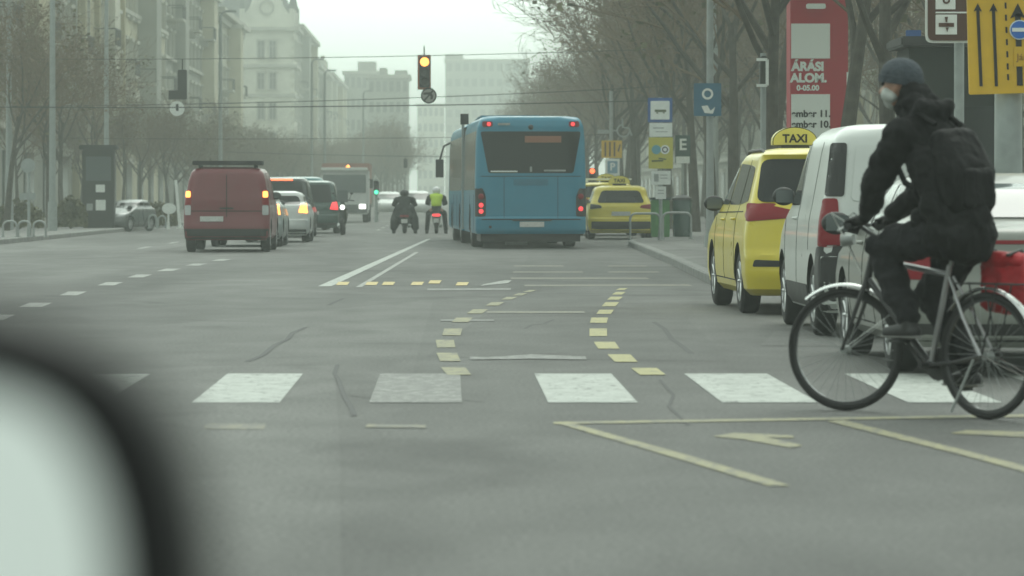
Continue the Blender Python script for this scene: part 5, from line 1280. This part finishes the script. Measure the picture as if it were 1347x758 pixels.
# dark kiosk behind the cyclist
M_sig0 = mat('kiosk_dark_green', (.012,.017,.014), .7, spec=.2)
s = Sign('kiosk', 'dark green newspaper kiosk behind the cyclist', 'kiosk', 1262, 57); a, _ = s.xz(1196,0); b, z = s.xz(1322,62)
mb = MB(); mb.box(((a+b)/2,.8,z/2),(b-a,1.6,z), M_sig0); mb.build('cabin', M_sig0, s.t, bevel=.02); mb = MB(); mb.box(((a+b)/2,.75,z+.08),(b-a+.3,2.0,.16), M_black); mb.build('roof', M_black, s.t, bevel=.03)
mb = MB(); mb.box(((a+b)/2,-.015,z*.55),((b-a)*.8,.03,z*.35), M_glass); mb.build('hatch_window', M_glass, s.t)
mb = MB(); 
for k in range(7): mb.box((a+(b-a)*(k+.5)/7,-.01,.5),(.03,.03,.9), M_black)
mb.build('panel_rib', M_black, s.t)
# small blue sign between the trunks
s = Sign('parking_sign', 'small blue sign on a thin post left of the brown guide sign', 'sign', 1201, 58); s.pole(.03, 40); s.panel(1191,1211,40,70,M_blue,'sign_panel',-.05); s.panel(1194,1200,52,68,M_white,'white_field',-.065)
# brown guide sign
M_brown = mat('guide_brown', (.085,.04,.028), .5)
s = Sign('guide_sign', 'brown guide sign with white border and white pictogram squares', 'sign', 1262, 36); s.pole(.05, -40, y=.02); 
s.panel(1216,1308,-60,57,M_white,'white_border',-.06,.02,.07); s.panel(1219,1305,-57,54,M_brown,'brown_field',-.08,.02,.06); s.panel(1229,1296,16.2,18.2,M_white,'white_bar',-.095,.008,.002)
s.panel(1229,1255,-14,13,M_white,'pictogram',-.095,.01,.004); s.panel(1229,1257,20,46,M_white,'pictogram',-.095,.01,.004)
s.disc(1243,1,5,M_brown,'pictogram_mark',-.105,.006,r0=2.5); s.shape([[(1233,31),(1253,31),(1253,36),(1233,36)],[(1241,23),(1245,23),(1244,30),(1242,30)],[(1242,37),(1246,37),(1244,43)]], M_brown, 'pictogram_mark', -.105)
# yellow lane sign on a thick pale pole
s = Sign('lane_sign', 'large yellow lane sign with black arrows on a thick pale pole', 'sign', 1329, 33); 
mb = MB(); mb.tube((0,.12,0),(0,.12,6.5),.135,.10,M_poleg,22); mb.tube((0,.12,0),(0,.12,.6),.17,.16,M_poleg,22); mb.build('post', M_poleg, s.t, smooth=True)
a, z1 = s.xz(1269,-62); b, z0 = s.xz(1420,125)
mb = MB(); mb.prism(rpoly([(a+.03,z0),(b,z0+.03),(b,z1),(a,z1)],.02,3), lambda u, v, t: Vector((u, -.06+t, v)), -.015, .015, M_yellow); mb.build('sign_panel', M_yellow, s.t)
def arrow(x0, xb, yt, yb, w_, hw): return [[(x0-w_/2+.0,yt+hw*1.4),(x0+w_/2,yt+hw*1.4),(xb+w_/2,yb),(xb-w_/2,yb)],[(x0,yt),(x0+hw,yt+hw*2.0),(x0,yt+hw*1.6),(x0-hw,yt+hw*2.0)]]
s.shape(arrow(1284.5,1289,5,114,4,5.5)+arrow(1305,1309,5,114,4,5.5), M_ink, 'arrow_marking', -.08)
s.shape(arrow(1337,1340,5,113,7.5,10), M_ink, 'arrow_marking', -.08)
s.shape([[(1320+(y_+20)*.035-1.2,y_),(1320+(y_+20)*.035+1.2,y_),(1320.4+(y_+20)*.035+1.2,y_+8),(1320.4+(y_+20)*.035-1.2,y_+8)] for y_ in (-10,4,20,36,52,68,84,98)], M_ink, 'dash_marking', -.08)
s.disc(1339,40,13,M_white,'roundel_rim',-.088,.01); s.disc(1339,40,11.6,mat('roundel_blue',(.03,.14,.48),.45),'blue_roundel',-.098,.01); s.panel(1329,1349,37.5,42.5,M_white,'white_bar',-.108,.006,.002)
s.panel(1332,1352,62,88,M_yellow,'gap_field',-.086,.004,.001); s.txt('Jár',1342,76,9,mat('brown_ink',(.25,.12,.02),.6),-.092)
# disabled parking symbols and yellow bar sign beyond
s = Sign('parking_sign', 'yellow sign with dark bars above a white parking board, beyond the second taxi', 'sign', 804, 130); s.pole(.07, 120, m=M_steel); s.panel(791,818,185,208,M_yellow,'yellow_panel',-.08)
s.shape([[(x,187),(x+2.2,187),(x+2.2,206),(x,206)] for x in (795,801,807)]+[[(812,199),(815,190),(816.5,190),(814,200)]], M_brown, 'bar_marking', -.095); s.panel(796,815,209,233,M_white,'white_board',-.08); s.panel(799,812,212,228,mat('pale_parking_blue',(.18,.32,.42),.5),'blue_field',-.095); s.txt('P',805.5,220,10,M_white,-.105,bold=.01)
s.panel(786,801,171,176,M_steel,'arrow_board',-.08,.02,.04)
x0_, z_ = s.xz(820,172); mb = MB(); rr_ = .22
mb.path([(x0_+rr_*math.cos(a_),-.06,z_+rr_*math.sin(a_)) for a_ in [R(100)+R(250)*k/14 for k in range(15)]], .03, M_steel, 6); mb.path([(x0_-.04,-.06,z_+.42),(x0_-.02,-.06,z_+.12),(x0_+.2,-.06,z_+.08),(x0_+.3,-.06,z_-.18)], .035, M_steel, 6); mb.path([(0,-.06,z_),(x0_-.2,-.06,z_)], .03, M_steel, 6); mb.build('wheelchair_symbol', M_steel, s.t)
# traffic signals
M_sig = mat('signal_housing', (.02,.022,.02), .6); M_off = mat('unlit_lens', (.05,.05,.05), .3)
def signal(s, cx, y0, y1, w_, lit=None, back=False, par=None, yy=-.14):
    a, zt = s.xz(cx-w_/2, y0); b, zb = s.xz(cx+w_/2, y1); xc = (a+b)/2; W_ = b-a; h = zt-zb
    mb = MB(); mb.box((xc,0,(zt+zb)/2),(W_,.24,h), M_sig); o = mb.build('signal_head', M_sig, s.t, bevel=.02)
    for k in range(3):
        z = zt-h*(k+.5)/3; m = lit[1] if lit and lit[0] == k else M_off; r_ = min(W_*.42, h/6*.9)
        if not back:
            mb = MB(); mb.ball((xc,-.12,z), r_, m, 10, (1,.25,1)); mb.build('lens', m, o, smooth=True)
            mb = MB(); mb.lathe([(-.34,r_*1.05),(-.12,r_*1.1)],'y',(xc,0,z),M_sig,16,a0=0,a1=PI); mb.build('visor', M_sig, o)
        else:
            mb = MB(); mb.lathe([(.12,r_*1.1),(.34,r_*1.05)],'y',(xc,0,z),M_sig,16,a0=0,a1=PI); mb.build('visor', M_sig, o)
    return o
s = Sign('traffic_light', 'traffic light hanging over the road with its top amber lamp lit', 'traffic light', 558, 115, z0=0); s.t.location.z = 0
o = signal(s, 558.5, 75, 115, 14, (0, M_amberlit)); mb = MB(); a, zt = s.xz(558,75)
mb.box((0,.13,s.xz(0,95)[1]),(.42,.02,1.1), mat('signal_edge_orange',(.45,.12,.05),.5)); mb.build('back_board', None, s.t, bevel=.01); mb = MB(); mb.tube((0,0,zt),(0,0,zt+.35),.02,.02,M_wire,8); mb.build('hanger', M_wire, s.t)
s = Sign('turn_sign', 'round no left turn sign hanging under the amber traffic light', 'sign', 564, 115, z0=0)
s.disc(564,126,10.5,M_ink,'sign_rim',-.03); s.disc(564,126,8.6,mat('grey_white_sign',(.30,.30,.28),.5),'sign_face',-.045,.02); s.shape([[(557,122),(566,121.5),(570,126),(569,131),(566,131),(566.5,127),(564,124.5),(557,125)]], M_ink, 'arrow_marking', -.06); s.shape([[(557.5,131.5),(569,118.5),(570.5,120),(559,133)]], M_ink, 'slash_marking', -.066)
s = Sign('traffic_light', 'dark traffic light seen from behind, hanging at upper left', 'traffic light', 240, 117, z0=0); signal(s, 240, 92, 131, 12, None, back=True); mb = MB(); zt = s.xz(0,92)[1]; mb.tube((0,0,zt),(0,0,zt+.35),.02,.02,M_wire,8); mb.build('hanger', M_wire, s.t)
s.panel(222,235,119,131,M_sig,'side_box',0,.12,.01)
s = Sign('turn_sign', 'round white sign with a dark stroke beside the hanging light at upper left', 'sign', 233, 116, z0=0); s.disc(233,143,9.8,M_white,'sign_face',-.03); s.shape([[(231.5,137),(235,137),(235,146),(231.5,146)]], M_ink, 'stroke_marking', -.045)
s = Sign('traffic_light', 'distant traffic light showing green beyond the crossing', 'traffic light', 495, 150); s.pole(.06, 236); signal(s, 495, 238, 256, 7, (2, M_greenlit))
s = Sign('traffic_light', 'small dark traffic light hanging far off over the avenue', 'traffic light', 533.5, 210, z0=0); signal(s, 533.5, 209, 221, 5, None); mb = MB(); mb.tube((0,0,s.xz(0,209)[1]),(0,0,s.xz(0,205.5)[1]),.02,.02,M_wire,6); mb.build('hanger', M_wire, s.t)
s = Sign('traffic_light', 'traffic light with glowing red lamp just right of the bus', 'traffic light', 779, 128); s.pole(.06, 222); signal(s, 779, 221, 246, 8, (0, M_orangelit))
s = Sign('traffic_light', 'dark traffic light with white bracket left of the poster pillar', 'traffic light', 1004, 63); s.pole(.05, 70); signal(s, 1004, 74, 114, 9, None, back=True)
mb = MB(); x_, z_ = s.xz(994,79); x2_, z2_ = s.xz(1008,113); mb.box(((x_+x2_)/2,-.18,z_),(x2_-x_,.03,.05),M_white); mb.box((x2_,-.18,(z_+z2_)/2),(.05,.03,z_-z2_),M_white); mb.box(((x_+x2_)/2,-.18,z2_),(x2_-x_,.03,.05),M_white); mb.build('bracket', M_white, s.t)
# span wires with their masts
def wire(label, p0, p1, sag, r=.018, group='span wires over the avenue'):
    mb = MB(); n_ = 24; p0 = Vector(p0); p1 = Vector(p1); mb.path([p0.lerp(p1, k/n_)-Vector((0,0,sag*4*(k/n_)*(1-k/n_))) for k in range(n_+1)], r*.75, M_wire, 5)
    o = mb.build('span_wire', M_wire); tag(o, label, 'wire', group)
def zat(py, D): return EYE-(py-VY)*D/F
wire('thin span wire just above the hanging amber traffic light', (-14,115,zat(78,115)), (8.5,115,zat(62,115)), .12, .014)
wire('span wire level with the round no turn sign', (-14,117,zat(140,117)), (8.5,117,zat(110,117)), .15, .016)
wire('thick span wire crossing just below the round no turn sign', (-14,112,zat(141,112)), (8.5,112,zat(130,112)), .10, .022)
wire('far span wire carrying the small dark traffic light', (-15,210,zat(198,210)), (8.5,210,zat(206,210)), .15, .025)
wire('span wire above the bus roof', (-14,135,zat(182,135)), (8.5,135,zat(175,135)), .10, .014)
def mast(label, x, D, h, group='tall light poles along the avenue', r=.11):
    t = thing('light_pole', label, 'light pole', (x, D, .13), 0, group); mb = MB(); mb.tube((0,0,0),(0,0,h),r,r*.6,M_poleg,12); mb.tube((0,0,0),(0,0,.9),r*1.4,r*1.3,M_poleg,12); mb.build('pole', M_poleg, t, smooth=True)
    s_ = 1 if x < 0 else -1; mb = MB(); mb.path([(0,0,h-.1),(s_*.1,0,h+.12),(s_*.3,0,h+.18)], .04, M_poleg, 7); mb.box((s_*.5,0,h+.17),(.5,.24,.10),M_poleg); mb.build('lamp_head', M_poleg, t)
mast('tall pale light pole at far left in front of the first houses', (69-VX)/S(113), 113, 10)
mast('light pole on the left with the far end of the span wires', -14.0, 116.2, 8.6)
mast('light pole on the right holding the span wires, hidden in the trees', 8.5, 116.2, 8.6)
for k, (px_, D_, h_) in enumerate([(290,170,9.5),(410,230,9.5),(427,236,9.0),(478,300,9.5),(140,140,9.5)]): mast(['light pole left of the white tower house','pale light pole right of the white tower, left one of a close pair','pale light pole right of the white tower, right one of a close pair','faint light pole above the oncoming lorry','light pole behind the dark poster column on the left'][k], (px_-VX)/S(D_), D_, h_)
# left pavement furniture
s = Sign('poster_column', 'dark poster column with pale notices on the left pavement', 'poster column', 129, 123); a, _ = s.xz(108,0); b, z = s.xz(150,197)
mb = MB(); mb.box(((a+b)/2,.3,z/2),(b-a,.6,z), M_sig); mb.build('column_body', M_sig, s.t, bevel=.03); mb = MB(); mb.box(((a+b)/2,.3,z+.08),(b-a+.2,.8,.16), M_sig); mb.build('roof', M_sig, s.t, bevel=.03)
s.panel(126,138,243,253,M_white,'notice',-.02); s.panel(126,139,263,277,M_white,'notice',-.02); s.panel(114,122,268,277,M_steel,'notice',-.02); s.panel(113,146,206,238,mat('dim_poster',(.07,.09,.09),.4),'poster',-.02)
s = Sign('round_sign', 'round pale sign on a post at the far left edge', 'sign', 38, 97); s.pole(.04, 212); s.disc(37,218,9.5,M_poleg,'sign_disc',-.05); s.panel(26,47,254,263,M_poleg,'small_board',-.05)
s = Sign('round_sign', 'bright white oval sign on a low post beside the maroon van', 'sign', 221.5, 119); s.pole(.035, 268, m=M_white); mb = MB(); x_, z_ = s.xz(222.5,274.5); mb.lathe([(-.02,.001),(-.02,.2),(.02,.2),(.02,.001)],'y',(0,0,0),M_white,28); mb.v = [Vector((v.x*1.15+x_, v.y-.06, v.z*.9+z_)) for v in mb.v]; mb.build('sign_disc', M_white, s.t)
s = Sign('leaning_post', 'slanted white post close to the left side of the maroon van', 'post', 237, 121); mb = MB(); a = s.xz(231,237); mb.tube((0,0,0),(a[0],0,a[1]),.055,.05,M_white,10); mb.tube((0,0,0),(0,0,.05),.11,.11,M_white,12); mb.build('post', M_white, s.t)
hoop('pale barrier hoop between the small grey car and the white oval sign, left one', 196, 206, 283, 121, 'white barrier hoops on the left', M_poleg)
hoop('pale barrier hoop between the small grey car and the white oval sign, right one', 208, 218, 284, 121.5, 'white barrier hoops on the left', M_poleg)
for k, (a_, b_) in enumerate([(4,22),(24,40),(44,60)]): hoop(['grey railing hoop at the very left edge','grey railing hoop below the round pale sign','grey railing hoop right of the round pale sign'][k], a_, b_, 291, 96, 'grey railing hoops at far left')
# low hedges
def hedge(label, px, D, w_, h_, seed):
    rr = random.Random(seed); t = thing('shrub', label, 'shrub', ((px-VX)/S(D), D, .13)); mb = MB()
    for _ in range(1500):
        a_ = rr.random()*2*PI; e = rr.random()**.5; c = Vector((math.cos(a_)*e*w_/2, math.sin(a_)*e*.4, h_*(.1+.9*rr.random())*(1-.5*e*e))); s_ = .04
        q = Euler((rr.random()*6, rr.random()*6, rr.random()*6)).to_matrix(); mb.add([c+q@Vector(v) for v in ((-s_,-s_,0),(s_,-s_,0),(s_,s_,0),(-s_,s_,0))], [(0,1,2,3)], M_olive)
    mb.build('foliage', M_olive, t); mb = MB()
    for k in range(5): mb.tube((0,0,0),((k-2)*w_*.14,0,h_*.6),.02,.01,M_bark,5)
    mb.build('stem', M_bark, t)
hedge('low dark shrub left of the tall pale light pole', 25, 118, 1.7, 1.0, 1); hedge('low dark shrub between the tall pale pole and the dark poster column', 93, 120, 1.1, 1.1, 2); hedge('low dark shrub behind the white barrier hoops', 205, 128, 1.6, .9, 3)
